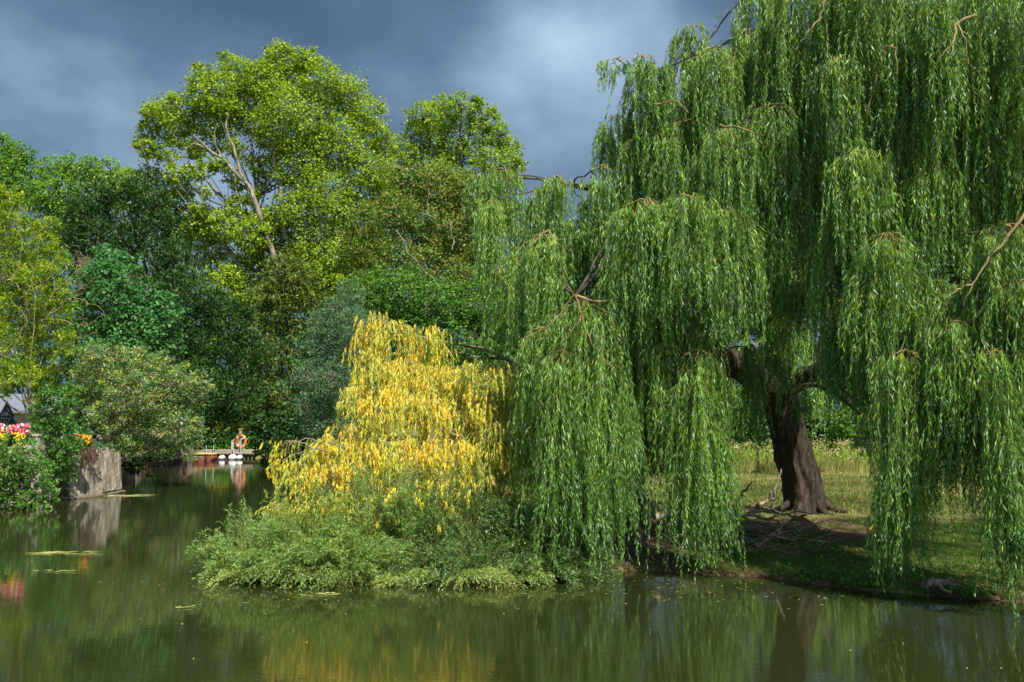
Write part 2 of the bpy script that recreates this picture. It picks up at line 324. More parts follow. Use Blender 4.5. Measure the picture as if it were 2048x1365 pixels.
# ------------------------------------------------------------------ foliage
def lobes_at(ls, D, dz=0.0, depth=0.5, seed=1):
    g = rg(seed); out_ = []
    for l in ls:
        DD = D + (l[3] if len(l) > 3 else g.uniform(-depth, depth))
        out_.append((at(l[0], l[1], DD), l[2] * DD / F))
    return out_
def crown(lobes, D, leafpx, seed, dens=2.4, clump=0.22, per=14, aspect=0.8, mode='broad', dirw=(0.6, 0.5, 0.7), flat=0.55, vb=(0.48, 0.22), core=0.12, gap=0.0):
    """leaf polygons for a crown made of lobes; returns verts, quads, v, clump centres"""
    g = rg(seed)
    C = np.array([l[0] for l in lobes]); R = np.array([l[1] for l in lobes])
    area = (pi * (R * F / D) ** 2).sum()
    nleaf = dens * area / (leafpx ** 2 * 0.5 * max(aspect, 0.45)) * 1.6; ncl = int(nleaf / per)
    pick = g.choice(len(R), size=int(ncl * 1.5), p=R ** 2 / (R ** 2).sum())
    d = nrm(g.normal(0, 1, (len(pick), 3))); d[:, 1] = np.where(g.random(len(d)) < 0.55, -np.abs(d[:, 1]), d[:, 1])
    ph = g.uniform(0, 6, (3,))
    lump = 1 + 0.13 * np.sin(d[:, 0] * 5 + pick * 1.7 + ph[0]) * np.cos(d[:, 2] * 4 + pick * 2.3) + 0.10 * np.sin(d[:, 2] * 9 + d[:, 0] * 7 + ph[1])
    rr = (1 - 0.42 * g.random(len(d)) ** 1.6) * lump
    inner = g.random(len(d)) < core; rr[inner] *= g.uniform(0.25, 0.8, inner.sum())
    P = C[pick] + d * (R[pick] * rr)[:, None] * np.array([1, 1, 0.92])
    # drop clumps buried deep inside a neighbouring lobe
    keep = np.ones(len(P), bool)
    for c, r, in zip(C, R):
        dd = np.linalg.norm(P - c, axis=1) / r; keep &= ~((dd < 0.62) & (g.random(len(P)) < 0.75))
    if gap:
        gv = np.sin(P[:, 0] * 1.9 + ph[2]) * np.sin(P[:, 2] * 2.3 + 1) * np.sin(P[:, 1] * 1.7); keep &= gv < (0.75 - gap)
    P = P[keep][:ncl]; dl = d[keep][:ncl]; rp = R[pick][keep][:ncl]; n = len(P)
    cr = clump * rp * g.uniform(0.6, 1.3, n); cv = g.normal(vb[0], vb[1] * 0.75, n)
    k = per; off = g.normal(0, 1, (n, k, 3)) * cr[:, None, None] * 0.62; off[..., 2] *= flat
    off += dl[:, None, :] * (np.abs(off[..., 2:3]) * 0.3)
    B = (P[:, None, :] + off).reshape(-1, 3); O = np.repeat(dl, k, 0); nn = len(B)
    l = leafpx * D / F * g.uniform(0.5, 1.4, nn) * 0.92
    if mode == 'broad':
        nv = nrm(O * dirw[0] + np.array([0, 0, 1.0]) * dirw[1] + g.normal(0, 1, (nn, 3)) * dirw[2])
        dr = nrm(np.cross(nv, g.normal(0, 1, (nn, 3)))); side = np.cross(nv, dr)
    else:
        cd = nrm(O * dirw[0] + np.array([0, 0, 1.0]) * dirw[1] + np.repeat(g.normal(0, 0.35, (n, 3)), k, 0)); dr = nrm(cd + g.normal(0, 1, (nn, 3)) * dirw[2])
        side = nrm(np.cross(dr, g.normal(0, 1, (nn, 3))))
    vv = np.clip(np.repeat(cv, k) + g.normal(0, vb[1] * 0.75, nn), 0.01, 0.99)
    V, Q = leaf_quads(B, dr, side, l, l * aspect, 0.45)
    return V, Q, vv, P
def tree(name, label, D, ls, mat, leafpx, seed, trunk_px=None, cat='tree', group=None, bark='bark_dark', trunk_r=None, ntw=26, base_z=None, lobe_kw={}, parts=('crown', 'trunk'), twigmat=None, twr=1.0, **kw):
    lobes = lobes_at(ls, D, seed=seed, **lobe_kw)
    C = np.array([l[0] for l in lobes]); R = np.array([l[1] for l in lobes])
    tx = C[:, 0].mean() if trunk_px is None else at(trunk_px, 800, D)[0]
    base = np.array([tx, D + 0.3, 0.0]); base[2] = float(gheight(np.array([tx]), np.array([D + 0.3]))[0]) if base_z is None else base_z
    base[2] = max(base[2], 0.0) - 0.05
    root = empty(name, base, label, cat, group)
    V, Q, vv, P = crown(lobes, D, leafpx, seed, **kw)
    b = MB(); b.add(V, Q, 0, vv); b.build(parts[0], M[mat], root)
    # trunk, limbs to the lobes, twigs to the clumps
    g = rg(seed + 5); t = MB(); H = C[:, 2].max() - base[2]
    r0 = trunk_r or max(0.05, H * 0.022)
    top = np.array([C[:, 0].mean(), D, base[2] + H * 0.62])
    mid = (base + top) / 2 + np.array([g.normal(0, 0.03 * H), 0, 0])
    tp = limb(t, [base, mid, top], [r0 * 1.25, r0, r0 * 0.5], 14, 8)
    for c, r in zip(C, R):
        j = int(np.clip(np.searchsorted(tp[:, 2], c[2] - 0.25 * H), 3, 13)); s = tp[j]
        mm = (s + c) / 2 + np.array([0, 0, -0.12 * np.linalg.norm(c - s)]) + g.normal(0, 0.05, 3) * np.linalg.norm(c - s)
        rb = r0 * 0.32; limb(t, [s, mm, c], [rb, rb * 0.6, rb * 0.22], 9, 5, wob=0.02 * r, seed=seed)
    if len(P) and ntw:
        tw = P[g.choice(len(P), min(len(P), ntw * len(C)), replace=False)]
        near = np.argmin(((tw[:, None, :] - C[None]) ** 2).sum(-1), 1); s0 = C[near] + g.normal(0, 0.12, tw.shape) * R[near][:, None]
        tt = np.linspace(0, 1, 5)[None, :, None]
        path = s0[:, None] * (1 - tt) + tw[:, None] * tt; path[:, 1:4] += g.normal(0, 0.05, (len(tw), 3, 3)) * R[near][:, None, None]
        rad = (r0 * 0.10 * twr) * (1 - 0.75 * np.linspace(0, 1, 5))[None, :] * np.ones((len(tw), 1))
        V, Q = tube_batch(path, rad, 3); t.add(V, Q, 0 if twigmat is None else 1, None, True)
    t.build(parts[1], [M[bark]] + ([M[twigmat]] if twigmat else []), root)
    return root, P, lobes

# ---- background trees
plane_ls = [(345, 225, 42), (312, 225, 26), (300, 262, 26), (296, 300, 22), (330, 310, 28), (360, 262, 38), (405, 155, 28), (425, 190, 50), (452, 112, 14), (480, 155, 42), (535, 165, 50),
            (562, 112, 30), (575, 140, 48), (612, 122, 30), (640, 170, 50), (690, 195, 48), (735, 235, 42), (757, 275, 32), (765, 300, 26), (430, 245, 48), (500, 225, 60), (590, 240, 75), (670, 290, 70),
            (735, 340, 55), (600, 330, 60), (550, 280, 40), (650, 400, 65), (720, 430, 55), (765, 400, 40), (590, 420, 45), (480, 420, 34), (450, 455, 34), (510, 470, 45), (560, 500, 60),
            (640, 500, 65), (700, 520, 60), (500, 540, 45), (600, 570, 60), (440, 500, 30), (390, 300, 22), (345, 350, 22), (380, 345, 18), (470, 300, 24), (520, 330, 28), (275, 290, 12), (455, 352, 18), (505, 395, 20), (412, 385, 20), (398, 425, 24), (430, 300, 14), (420, 440, 26), (530, 370, 18)]
plane_ls += [(400, 340, 24), (440, 330, 20), (372, 380, 26), (480, 370, 18), (545, 440, 36), (395, 455, 26), (455, 560, 36), (500, 610, 36), (660, 570, 50), (740, 500, 46), (560, 590, 40)]
root_plane, Pp, lob_plane = tree('plane_tree', 'tall bright green plane tree with pale bare limbs, highest against the storm cloud', 58, plane_ls, 'plane', 5.5, 11, trunk_px=560, bark='bark_grey', trunk_r=0.16, dens=2.9, clump=0.26, per=16, gap=0.06, twigmat='twig_tan', lobe_kw=dict(depth=1.3), core=0.25)
b = MB()
def L2(pts, rs, D=56.6, mat=0, wob=0.04, s=1): return limb(b, [at(x_, y_, D + (dd[0] if dd else 0)) for x_, y_, *dd in pts], [r_ * 0.66 * D / F for r_ in rs], None, 7, mat, s, wob)
L2([(560, 560), (535, 470), (518, 425), (498, 375), (455, 330), (420, 300), (385, 270)], [9, 8, 7.5, 6.5, 5, 4.5, 3])
L2([(500, 378), (478, 340), (468, 295), (452, 262), (455, 225)], [5.5, 5, 4.5, 3, 2])
L2([(472, 325), (490, 300), (505, 285), (520, 270)], [3, 2.5, 2, 1.4])
L2([(420, 300), (385, 288), (372, 305), (360, 320)], [3, 2.5, 2, 1.5])
L2([(455, 330), (440, 310), (430, 280), (432, 240)], [3, 2.6, 2, 1.4])
L2([(478, 342), (460, 335), (445, 330), (430, 345), (405, 355)], [3, 2.5, 2.4, 2, 1.4])
L2([(500, 440), (450, 400), (415, 362)], [6, 5, 4], 58)
L2([(570, 480), (560, 380), (548, 300), (560, 230)], [8, 7, 5, 3])
L2([(620, 500), (640, 380), (660, 290)], [8, 6, 3], 57)
L2([(300, 300), (278, 288), (262, 296)], [2, 1.4, 1])
b.build('limb', M['bark_grey'], root_plane)
lime_ls = [(850, 240, 38), (885, 225, 36), (925, 215, 34), (955, 205, 14), (965, 240, 34), (1000, 272, 28), (1015, 300, 28), (1035, 330, 20), (850, 300, 55), (925, 290, 60), (990, 340, 50), (1035, 360, 18),
           (808, 310, 28), (780, 360, 36), (880, 380, 65), (970, 420, 55), (800, 430, 60), (1010, 430, 36), (900, 480, 60)]
tree('lime_tree', 'rounded yellow-green lime tree against the sky between plane tree and willow', 64, lime_ls, 'lime', 5.0, 12, dens=2.4, clump=0.2, per=14, lobe_kw=dict(depth=1.2), aspect=0.75)
ches_ls = [(815, 365, 42), (870, 370, 52), (925, 385, 42), (955, 420, 32), (790, 425, 48), (860, 445, 60), (930, 470, 50), (965, 510, 34), (735, 450, 42), (715, 500, 44), (790, 520, 55), (870, 530, 60), (940, 560, 52), (985, 560, 36)]
r_, Pc, _ = tree('horse_chestnut', 'tree with browning rusty leaves below the lime tree, left of the willow', 50, ches_ls, 'chestnut', 5.6, 13, bark='bark_grey', vb=(0.52, 0.34), clump=0.22, gap=0.1, lobe_kw=dict(depth=1.2))
b = MB(); g = rg(4)
for (xa, ya, xb, yb) in [(790, 460, 850, 545), (850, 545, 905, 610), (905, 610, 890, 640), (905, 610, 925, 638), (945, 545, 985, 530), (960, 520, 985, 490), (905, 500, 900, 440), (870, 440, 860, 380), (880, 555, 915, 585)]:
    L2([(xa, ya), ((xa + xb) / 2 + g.normal(0, 6), (ya + yb) / 2 + g.normal(0, 6)), (xb, yb)], [2.2, 1.8, 1.2], 48.2, wob=0.07, s=int(xa))
b.build('dead_branch', M['bark_grey'], r_)
mid_ls = [(740, 590, 50), (800, 590, 60), (870, 610, 60), (940, 610, 55), (990, 640, 50), (760, 660, 55), (840, 680, 60), (920, 690, 60), (985, 720, 50), (880, 760, 60), (800, 760, 50), (950, 780, 50), (1040, 700, 60), (1040, 800, 60)]
tree('broadleaf_tree', 'dark green broadleaf tree directly behind the top of the golden willow', 40, mid_ls, 'midgreen', 6.0, 14, clump=0.2, gap=0.05)
tree('broadleaf_tree', 'dark tree cut by the left edge of the photo, highest at far left', 66, [(-30, 330, 55), (12, 300, 36), (42, 315, 30), (0, 350, 45), (52, 345, 22), (40, 380, 36), (0, 400, 45)], 'far', 4.6, 15, clump=0.2)
tree('broadleaf_tree', 'dense green domed tree behind the yew against the sky at left', 70, [(100, 345, 32), (140, 335, 28), (180, 338, 28), (220, 345, 30), (250, 360, 28), (120, 385, 45), (180, 390, 45), (240, 400, 40), (90, 400, 40), (150, 440, 50)], 'far', 4.6, 16, clump=0.22, vb=(0.65, 0.25))
tree('broadleaf_tree', 'loose pale green tree between the domed tree and the plane tree', 60, [(265, 370, 34), (300, 362, 34), (330, 390, 40), (360, 420, 38), (390, 455, 38), (300, 420, 50), (350, 470, 45), (400, 500, 40), (425, 540, 30), (220, 380, 30), (420, 470, 24)], 'loose', 4.6, 17, clump=0.22, gap=0.12, dens=1.9)
yew_ls = [(235, 385, 30), (205, 405, 36), (165, 430, 34), (270, 395, 32), (315, 415, 36), (330, 450, 28), (200, 470, 50), (280, 470, 52), (348, 515, 40), (370, 590, 54), (418, 610, 36), (460, 640, 46), (490, 620, 26), (430, 700, 60), (500, 700, 40),
          (400, 780, 60), (480, 790, 50), (240, 560, 55), (320, 600, 60), (340, 700, 60), (140, 480, 36), (300, 780, 60), (430, 850, 45), (370, 860, 50), (200, 700, 60), (250, 840, 50), (300, 880, 40)]
tree('yew_tree', 'large very dark green yew sloping down to the channel at left', 45, yew_ls, 'yew', 8.0, 18, core=0.25, mode='spray', dirw=(0.5, 0.75, 0.42), aspect=0.36, clump=0.17, per=16, flat=1.1, dens=3.2)
cyp_ls = [(575, 520, 22), (560, 545, 34), (600, 560, 36), (535, 585, 32), (625, 600, 36), (575, 620, 50), (530, 650, 36), (620, 660, 40), (560, 700, 50), (520, 720, 36), (600, 740, 45), (550, 780, 45), (510, 800, 36), (600, 810, 45), (545, 840, 34), (640, 770, 40)]
tree('cypress_tree', 'olive dark conifer with drooping sprays right of the yew', 54.5, cyp_ls, 'cypress', 8.5, 19, mode='spray', dirw=(0.7, -0.45, 0.4), aspect=0.32, clump=0.24, per=18, flat=0.5)
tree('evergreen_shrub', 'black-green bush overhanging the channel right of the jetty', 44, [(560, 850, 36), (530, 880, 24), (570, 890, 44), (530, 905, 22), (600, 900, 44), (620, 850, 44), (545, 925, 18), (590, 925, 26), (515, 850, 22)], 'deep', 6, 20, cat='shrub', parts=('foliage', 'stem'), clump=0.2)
tree('olive_willow_shrub', 'tall grey-green narrow-leaved shrub left of the golden willow', 33, [(700, 590, 28), (680, 620, 34), (650, 650, 34), (710, 650, 40), (690, 690, 45), (640, 700, 36), (625, 750, 34), (670, 760, 45), (640, 800, 40), (700, 800, 50), (610, 810, 24), (660, 850, 45), (720, 740, 40), (720, 860, 44)],
     'grey', 6.5, 21, cat='shrub', parts=('foliage', 'stem'), mode='spray', dirw=(0.6, 0.3, 0.6), aspect=0.3, clump=0.2, bark='bark_grey')
tree('sycamore_sapling', 'bright green sapling branches reaching left beside the grey-green shrub', 35, [(600, 665, 14), (585, 680, 12), (565, 715, 12), (590, 722, 15), (615, 690, 16), (580, 760, 15), (600, 770, 18), (560, 770, 12), (610, 735, 16), (605, 820, 16), (580, 800, 14), (595, 850, 14)],
     'maple', 7, 22, trunk_px=640, clump=0.5, per=10, flat=0.35, dens=1.3, lobe_kw=dict(depth=0.3))
tree('sycamore_tree', 'small blue-green leafy tree standing in front of the yew at left', 35, [(212, 505, 22), (235, 530, 32), (200, 555, 36), (260, 560, 34), (295, 590, 32), (330, 612, 30), (345, 640, 22), (230, 610, 50), (290, 640, 45), (190, 640, 40), (320, 680, 38), (250, 690, 50), (190, 710, 40), (150, 600, 26), (300, 720, 36), (355, 690, 20)],
     'maple', 7.2, 23, clump=0.26, per=12, gap=0.1, bark='bark_grey')
ash_ls = [(15, 395, 28), (50, 420, 30), (95, 455, 22), (20, 450, 50), (70, 490, 40), (110, 520, 30), (20, 540, 60), (80, 570, 48), (125, 600, 26), (40, 630, 60), (105, 650, 42), (20, 700, 56), (90, 710, 46), (40, 752, 40), (90, 765, 24), (72, 795, 22), (48, 785, 12), (130, 690, 26), (12, 772, 24), (-40, 480, 60), (-50, 620, 70), (-60, 720, 50)]
root_ash, Pa, lob_ash = tree('ash_tree', 'yellow-green feathery ash tree at the left edge above the terrace', 29, ash_ls, 'ash', 8.0, 24, trunk_px=78, mode='spray', dirw=(0.6, 0.1, 0.75), aspect=0.30, clump=0.2, per=20, flat=0.6, dens=2.4, gap=0.06, bark='bark_grey', twigmat='twig_tan', vb=(0.5, 0.32), trunk_r=0.12, ntw=18, twr=0.8)
b = MB()
for pts in [[(90, 620), (115, 560), (140, 530), (160, 500)], [(120, 610), (135, 585), (165, 578), (185, 560)], [(90, 640), (140, 600), (175, 605), (210, 630)], [(130, 570), (150, 545), (155, 525), (182, 520)], [(95, 560), (110, 520), (130, 495), (158, 490)], [(60, 480), (95, 450), (120, 440)],
            [(120, 700), (160, 675), (195, 665)], [(100, 600), (130, 560), (145, 570), (170, 545)], [(150, 545), (165, 530), (170, 512)], [(20, 430), (28, 400), (22, 375)], [(120, 640), (165, 650), (210, 628)], [(60, 720), (70, 640), (66, 560), (80, 480)], [(30, 700), (50, 640), (20, 600)], [(25, 560), (45, 500), (35, 430)]]:
    L2(pts, [1.7] + [1.1] * (len(pts) - 2) + [0.6], 27.6, wob=0.05, s=int(pts[0][0]))
b.build('bare_branch', M['twig_tan'], root_ash)

# buddleia overhanging the wall
bud_ls = [(190, 715, 30), (230, 715, 30), (280, 730, 34), (325, 735, 30), (365, 755, 30), (400, 765, 22), (420, 775, 12), (200, 760, 45), (260, 775, 50), (320, 790, 50), (370, 800, 40), (175, 800, 30), (230, 830, 45), (300, 840, 48), (355, 850, 40), (385, 870, 24), (270, 880, 34), (325, 885, 32), (385, 905, 16), (395, 850, 18), (235, 900, 22)]
root_b, Pb, lob_b = tree('buddleia_bush', 'sprawling buddleia with lilac and brown spikes overhanging the channel wall', 32, bud_ls, 'budd', 7.0, 25, cat='bush', parts=('foliage', 'stem'), mode='spray', dirw=(0.7, 0.1, 0.7), aspect=0.3, clump=0.2, per=14, vb=(0.42, 0.26), twigmat='twig_tan', ntw=30, bark='bark_grey', twr=1.6, trunk_px=135, trunk_r=0.10)
def spikes(P, C, n, seed, px, D, vrange=(0, 1), droop=0.35):
    """flower spikes: little tapering tufts of petals"""
    g = rg(seed); s = P[g.choice(len(P), n)]; o = nrm(s - C[g.integers(0, len(C), n)]); o[:, 1] = -np.abs(o[:, 1]) - 0.3
    d = nrm(o + g.normal(0, 0.5, o.shape) + np.array([0, 0, -droop])); s = s + np.array([0, -0.25, 0]) * 1.0
    k = 10; L_ = px * D / F
    t = np.tile(np.linspace(0, 1, k), n)[:, None]; S = np.repeat(s, k, 0) + np.repeat(d, k, 0) * t * L_
    dd = nrm(g.normal(0, 1, (n * k, 3))); side = nrm(np.cross(dd, g.normal(0, 1, dd.shape)))
    l = L_ * 0.30 * (1.1 - t[:, 0] * 0.8)
    v = np.clip(np.repeat(g.uniform(*vrange, n), k) + g.normal(0, 0.08, n * k), 0, 1)
    V, Q = leaf_quads(S, dd, side, l, l * 0.8); b = MB(); b.add(V, Q, 0, v); return b
Cb = np.array([l[0] for l in lob_b])
spikes(Pb, Cb, 330, 31, 9, 32).build('blossom', M['petal_lilac'], root_b)

tree('trailing_plant', 'grey-green trailing plant on top of the leaning concrete wall', 28.2, [(150, 893, 12), (168, 890, 13), (188, 892, 11), (205, 893, 8), (222, 897, 6), (143, 915, 10), (150, 945, 8), (146, 975, 9)], 'grey', 6, 29, cat='plant', parts=('foliage', 'stem'), mode='spray', dirw=(0.7, -0.2, 0.7), aspect=0.4, clump=0.35, trunk_px=150, trunk_r=0.02)
# shrubs hanging down the left wall
root_l, Pl, lob_l = tree('buddleia_bush', 'low flowering bush with white and lilac spikes at the water below the petunias', 24.8, [(15, 900, 28), (50, 905, 28), (80, 930, 20), (20, 945, 36), (65, 955, 34), (90, 985, 22), (15, 985, 34), (60, 1000, 22), (100, 1003, 14), (-30, 940, 45), (-30, 990, 30)],
    'ivy', 7.5, 26, cat='bush', parts=('foliage', 'stem'), clump=0.25, mode='spray', dirw=(0.7, 0.1, 0.7), aspect=0.42, vb=(0.55, 0.3), base_z=0.0)
Cl = np.array([l[0] for l in lob_l])
spikes(Pl, Cl, 70, 32, 8, 24.8, (0.4, 1)).build('blossom', M['petal_lilac'], root_l)
spikes(Pl, Cl, 26, 33, 7, 24.8).build('white_blossom', M['petal_white'], root_l)
tree('ivy_bush', 'tangled ivy and shrubs spilling over the wall left of the bare concrete', 27.0, [(95, 830, 28), (130, 825, 26), (80, 860, 20), (120, 862, 30), (155, 862, 22), (100, 900, 26), (135, 900, 26), (110, 940, 28), (140, 945, 16), (120, 980, 20), (150, 890, 18), (100, 790, 22), (140, 790, 26), (75, 850, 12), (105, 1000, 12)],
     'ivy', 7, 27, cat='bush', parts=('foliage', 'stem'), clump=0.25, mode='spray', dirw=(0.7, 0.0, 0.7), aspect=0.5, vb=(0.42, 0.3), base_z=0.0)
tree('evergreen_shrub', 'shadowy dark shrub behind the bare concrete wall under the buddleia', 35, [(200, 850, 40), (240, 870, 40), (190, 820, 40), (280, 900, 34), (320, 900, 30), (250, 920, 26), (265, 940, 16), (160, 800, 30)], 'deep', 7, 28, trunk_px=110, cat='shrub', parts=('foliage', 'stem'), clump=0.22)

# far side of the channel: clipped hedge, golden shrubs
def hedge(name, label, x0, x1, y0, y1, z0, z1, mat, n, leaf, seed, cat='hedge'):
    g = rg(seed); root = empty(name, ((x0 + x1) / 2, (y0 + y1) / 2, z0), label, cat)
    f = g.random(n); X_ = g.uniform(x0, x1, n); Yf = np.where(g.random(n) < 0.6, y0 + 0.12 * np.abs(g.normal(0, 1, n)), g.uniform(y0, y1, n))
    top = z1 + 0.05 * hills(X_, Yf, 3); Z_ = np.where(Yf > y0 + 0.3, top - np.abs(g.normal(0, 0.06, n)), z0 + (top - z0) * g.random(n) ** 0.8)
    B = np.stack([X_, Yf + 0.08 * hills(X_ * 3, Z_ * 3, 2), Z_], 1); nv = nrm(np.array([0, -0.7, 0.6]) + g.normal(0, 0.6, (n, 3))); d = nrm(np.cross(nv, g.normal(0, 1, (n, 3)))); l = leaf * g.uniform(0.6, 1.4, n)
    V, Q = leaf_quads(B, d, np.cross(nv, d), l, l * 0.75); b = MB(); b.add(V, Q, 0, np.clip(g.normal(0.5, 0.25, n) + 0.15 * hills(X_, Z_, 4), 0, 1)); b.build('foliage', M[mat], root)
    c = MB(); c.box(((x0 + x1) / 2, (y0 + y1) / 2 + 0.1, (z0 + z1) / 2 - 0.12), (x1 - x0 - 0.15, y1 - y0 - 0.15, z1 - z0 - 0.2)); c.build('branchwork', M['bark_dark'], root); return root
hedge('hedge', 'clipped bright green hedge behind the jetty', -17.2, -12.9, 54.3, 55.3, 0.4, 1.26, 'hedge', 9000, 0.11, 41)
tree('golden_shrub', 'yellowish garden shrub behind the left half of the clipped hedge', 57, [(432, 858, 14), (450, 855, 15), (425, 872, 12), (462, 862, 12), (440, 875, 12), (470, 876, 12)], 'golden_bush', 4.5, 42, cat='shrub', parts=('foliage', 'stem'), clump=0.3, vb=(0.4, 0.3))
tree('golden_shrub', 'yellow flowering shrub behind the life ring', 57, [(485, 852, 11), (498, 862, 12), (492, 880, 12), (510, 880, 13), (478, 868, 9), (505, 893, 10)], 'golden_bush', 4.5, 43, cat='shrub', parts=('foliage', 'stem'), clump=0.3, vb=(0.45, 0.3))
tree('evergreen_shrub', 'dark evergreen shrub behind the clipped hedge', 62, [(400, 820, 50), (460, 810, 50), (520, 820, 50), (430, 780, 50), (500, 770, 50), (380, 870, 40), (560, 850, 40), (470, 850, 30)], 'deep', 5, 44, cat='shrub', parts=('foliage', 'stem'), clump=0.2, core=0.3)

# ---- far wood closing the view behind the channel
wl_ = lobes_at([(x_, y_, r_) for x_, y_, r_ in [(-40, 520, 110), (60, 540, 110), (160, 530, 110), (260, 560, 110), (350, 620, 110), (440, 640, 110), (530, 650, 110), (620, 640, 110), (720, 600, 110), (820, 560, 110), (920, 560, 110), (1020, 580, 110),
    (-40, 700, 120), (80, 700, 120), (200, 720, 120), (320, 750, 120), (440, 780, 120), (560, 790, 120), (680, 760, 120), (800, 740, 120), (920, 740, 120), (1040, 740, 120)]], 78, depth=2, seed=3)
V, Q, vv, P_ = crown(wl_, 78, 10, 301, dens=1.2, clump=0.18, per=14, core=0.4)
b = MB(); b.add(V, Q, 0, vv); tag(b.build('woodland', M['midgreen']), 'dark mass of far woodland behind the trees at the end of the channel', 'woodland', kind='stuff')

# ---- trees beyond the meadow behind the great willow
bt = [('round green tree beyond the meadow behind the left side of the great willow', 60, [(1090, 560, 80), (1160, 520, 70), (1100, 680, 90), (1200, 640, 90), (1180, 760, 90), (1080, 780, 80), (1250, 540, 80)], 'midgreen'),
      ('dark tree beyond the meadow behind the great willow trunk', 56, [(1350, 520, 90), (1440, 560, 90), (1350, 660, 90), (1450, 700, 90), (1440, 330, 100), (1540, 300, 100), (1440, 430, 100), (1340, 790, 80), (1440, 820, 70), (1540, 640, 90), (1560, 780, 90), (1560, 520, 80)], 'deep'),
      ('green tree beyond the meadow right of the great willow trunk', 58, [(1660, 560, 90), (1740, 620, 90), (1660, 700, 90), (1760, 760, 90), (1680, 820, 70), (1780, 500, 80), (1660, 350, 110), (1760, 320, 110), (1700, 440, 100)], 'midgreen'),
      ('dark tree beyond the meadow near the right edge', 54, [(1880, 520, 90), (1960, 600, 100), (1860, 660, 90), (1980, 740, 100), (1880, 800, 90), (2060, 560, 90), (2080, 800, 90), (2060, 680, 80), (1900, 330, 120), (2020, 320, 120), (1960, 440, 110), (2120, 400, 120)], 'deep')]
for i, (lab, D, ls, mt_) in enumerate(bt):
    tree('broadleaf_tree', lab, D, ls, mt_, 9.0, 50 + i, group='trees beyond the meadow', clump=0.2, dens=1.6, core=0.25, ntw=6)
hedge('field_hedge', 'dark overgrown hedge along the far side of the meadow', 2.0, 26.0, 40.5, 42.0, 0.3, 2.2, 'deep', 26000, 0.16, 45)
for i, (px_, w_) in enumerate([(1230, 60), (1330, 70), (1440, 50), (1500, 50), (1690, 60), (1780, 70), (1880, 80), (1990, 80)]):
    tree('hawthorn_bush', ['dark hawthorn bush', 'low leafy bush', 'ragged bramble bush', 'rounded elder bush', 'deep green hazel bush', 'loose bramble bush', 'wide hawthorn bush', 'dark elder bush'][i] + ' beyond the meadow, number %s from the left along the hedge' % ['one', 'two', 'three', 'four', 'five', 'six', 'seven', 'eight'][i], 39.5,
         [(px_ - 25, 880, w_ * 0.6), (px_ + 25, 870, w_ * 0.62), (px_, 840, w_ * 0.6)], ['midgreen', 'deep'][i % 2], 6.5, 60 + i, cat='bush', group='bushes along the meadow hedge', parts=('foliage', 'stem'), clump=0.25, dens=2.0, core=0.3, ntw=8)

# ------------------------------------------------------------------ willows
def strands(mb, S, O, outl, Ln, seed, leaf=0.105, lw=0.0145, gap=0.026, splay=0.55, twigr=0.0028, vb=(0.45, 0.2), tipv=0.0, sway=0.05, leafmat=0, twigmat=1, bare=0.06, topv=0.0, droop=None, sv=None, dr=None):
    """hanging twigs with narrow leaves on both sides. S starts, O outward unit dirs, outl outward reach, Ln lengths"""
    g = rg(seed); B = len(S); a1, a2 = g.uniform(0, 6.3, (2, B)); ups = 0.3 if leaf < 0.08 else 0.5; f1 = g.uniform(0.7, 1.6, B); am = sway * g.uniform(0.3, 1.5, B)
    q = g.uniform(0.18, 0.5, B); up = ups * g.uniform(0.0, 0.12, B); side_ = np.stack([-O[:, 1], O[:, 0], np.zeros(B)], 1)
    drift = g.normal(0, 0.035, (B, 2)) if dr is None else dr
    sv0 = 0 if sv is None else sv
    def path(i, s):
        e = 1 - np.exp(-s / q[i]); z = up[i] * np.sin(np.minimum(s / q[i], pi)) - (s - q[i] * 0.9 * e)
        w = am[i] * np.minimum(s, 2.5) * np.sin(s * f1[i] * 1.7 + a1[i]); w2 = 0.8 * am[i] * np.minimum(s, 2.5) * np.sin(s * f1[i] * 1.3 + a2[i])
        p = S[i] + O[i] * (outl[i] * e + w)[:, None] + side_[i] * w2[:, None]
        p[:, 0] += drift[i, 0] * s; p[:, 1] += drift[i, 1] * s; p[:, 2] += z; return p
    cnt = np.maximum(3, (Ln * (1 - bare) / gap).astype(int)); ii = np.repeat(np.arange(B), cnt)
    k = np.arange(len(ii)) - np.repeat(np.cumsum(cnt) - cnt, cnt); s = bare * Ln[ii] + (k + g.uniform(0, 1, len(ii))) * gap
    P = path(ii, s); T = nrm(path(ii, s + 0.02) - P); n = len(ii); T[:, 2] = np.minimum(T[:, 2], -0.15); T = nrm(T)
    rnd = g.normal(0, 1, (n, 3)); perp = nrm(rnd - (rnd * T).sum(1, keepdims=True) * T)
    d = nrm(T * 0.75 + perp * splay * g.uniform(0.4, 1.5, n)[:, None] + np.array([0, 0, -0.38]))
    sd = nrm(np.cross(d, g.normal(0, 1, (n, 3)))); frac = s / Ln[ii]
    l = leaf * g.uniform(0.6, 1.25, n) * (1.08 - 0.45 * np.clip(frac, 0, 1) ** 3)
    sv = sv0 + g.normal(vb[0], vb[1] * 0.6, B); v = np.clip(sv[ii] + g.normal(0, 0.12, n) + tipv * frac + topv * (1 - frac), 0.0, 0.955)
    yel = g.random(n) < 0.004; v[yel] = 1.0
    V, Q = leaf_quads(P, d, sd, l, lw * g.uniform(0.7, 1.2, n)); mb.add(V, Q, leafmat, v)
    N = 9; ss = np.linspace(0, 1, N)[None, :] * Ln[:, None]; pi_ = np.repeat(np.arange(B), N)
    PP = path(pi_, ss.ravel()).reshape(B, N, 3); R = twigr * (1.25 - np.linspace(0, 1, N))[None, :] * np.ones((B, 1))
    V, Q = tube_batch(PP, R, 3); mb.add(V, Q, twigmat, None, True)
    return PP[:, -1]
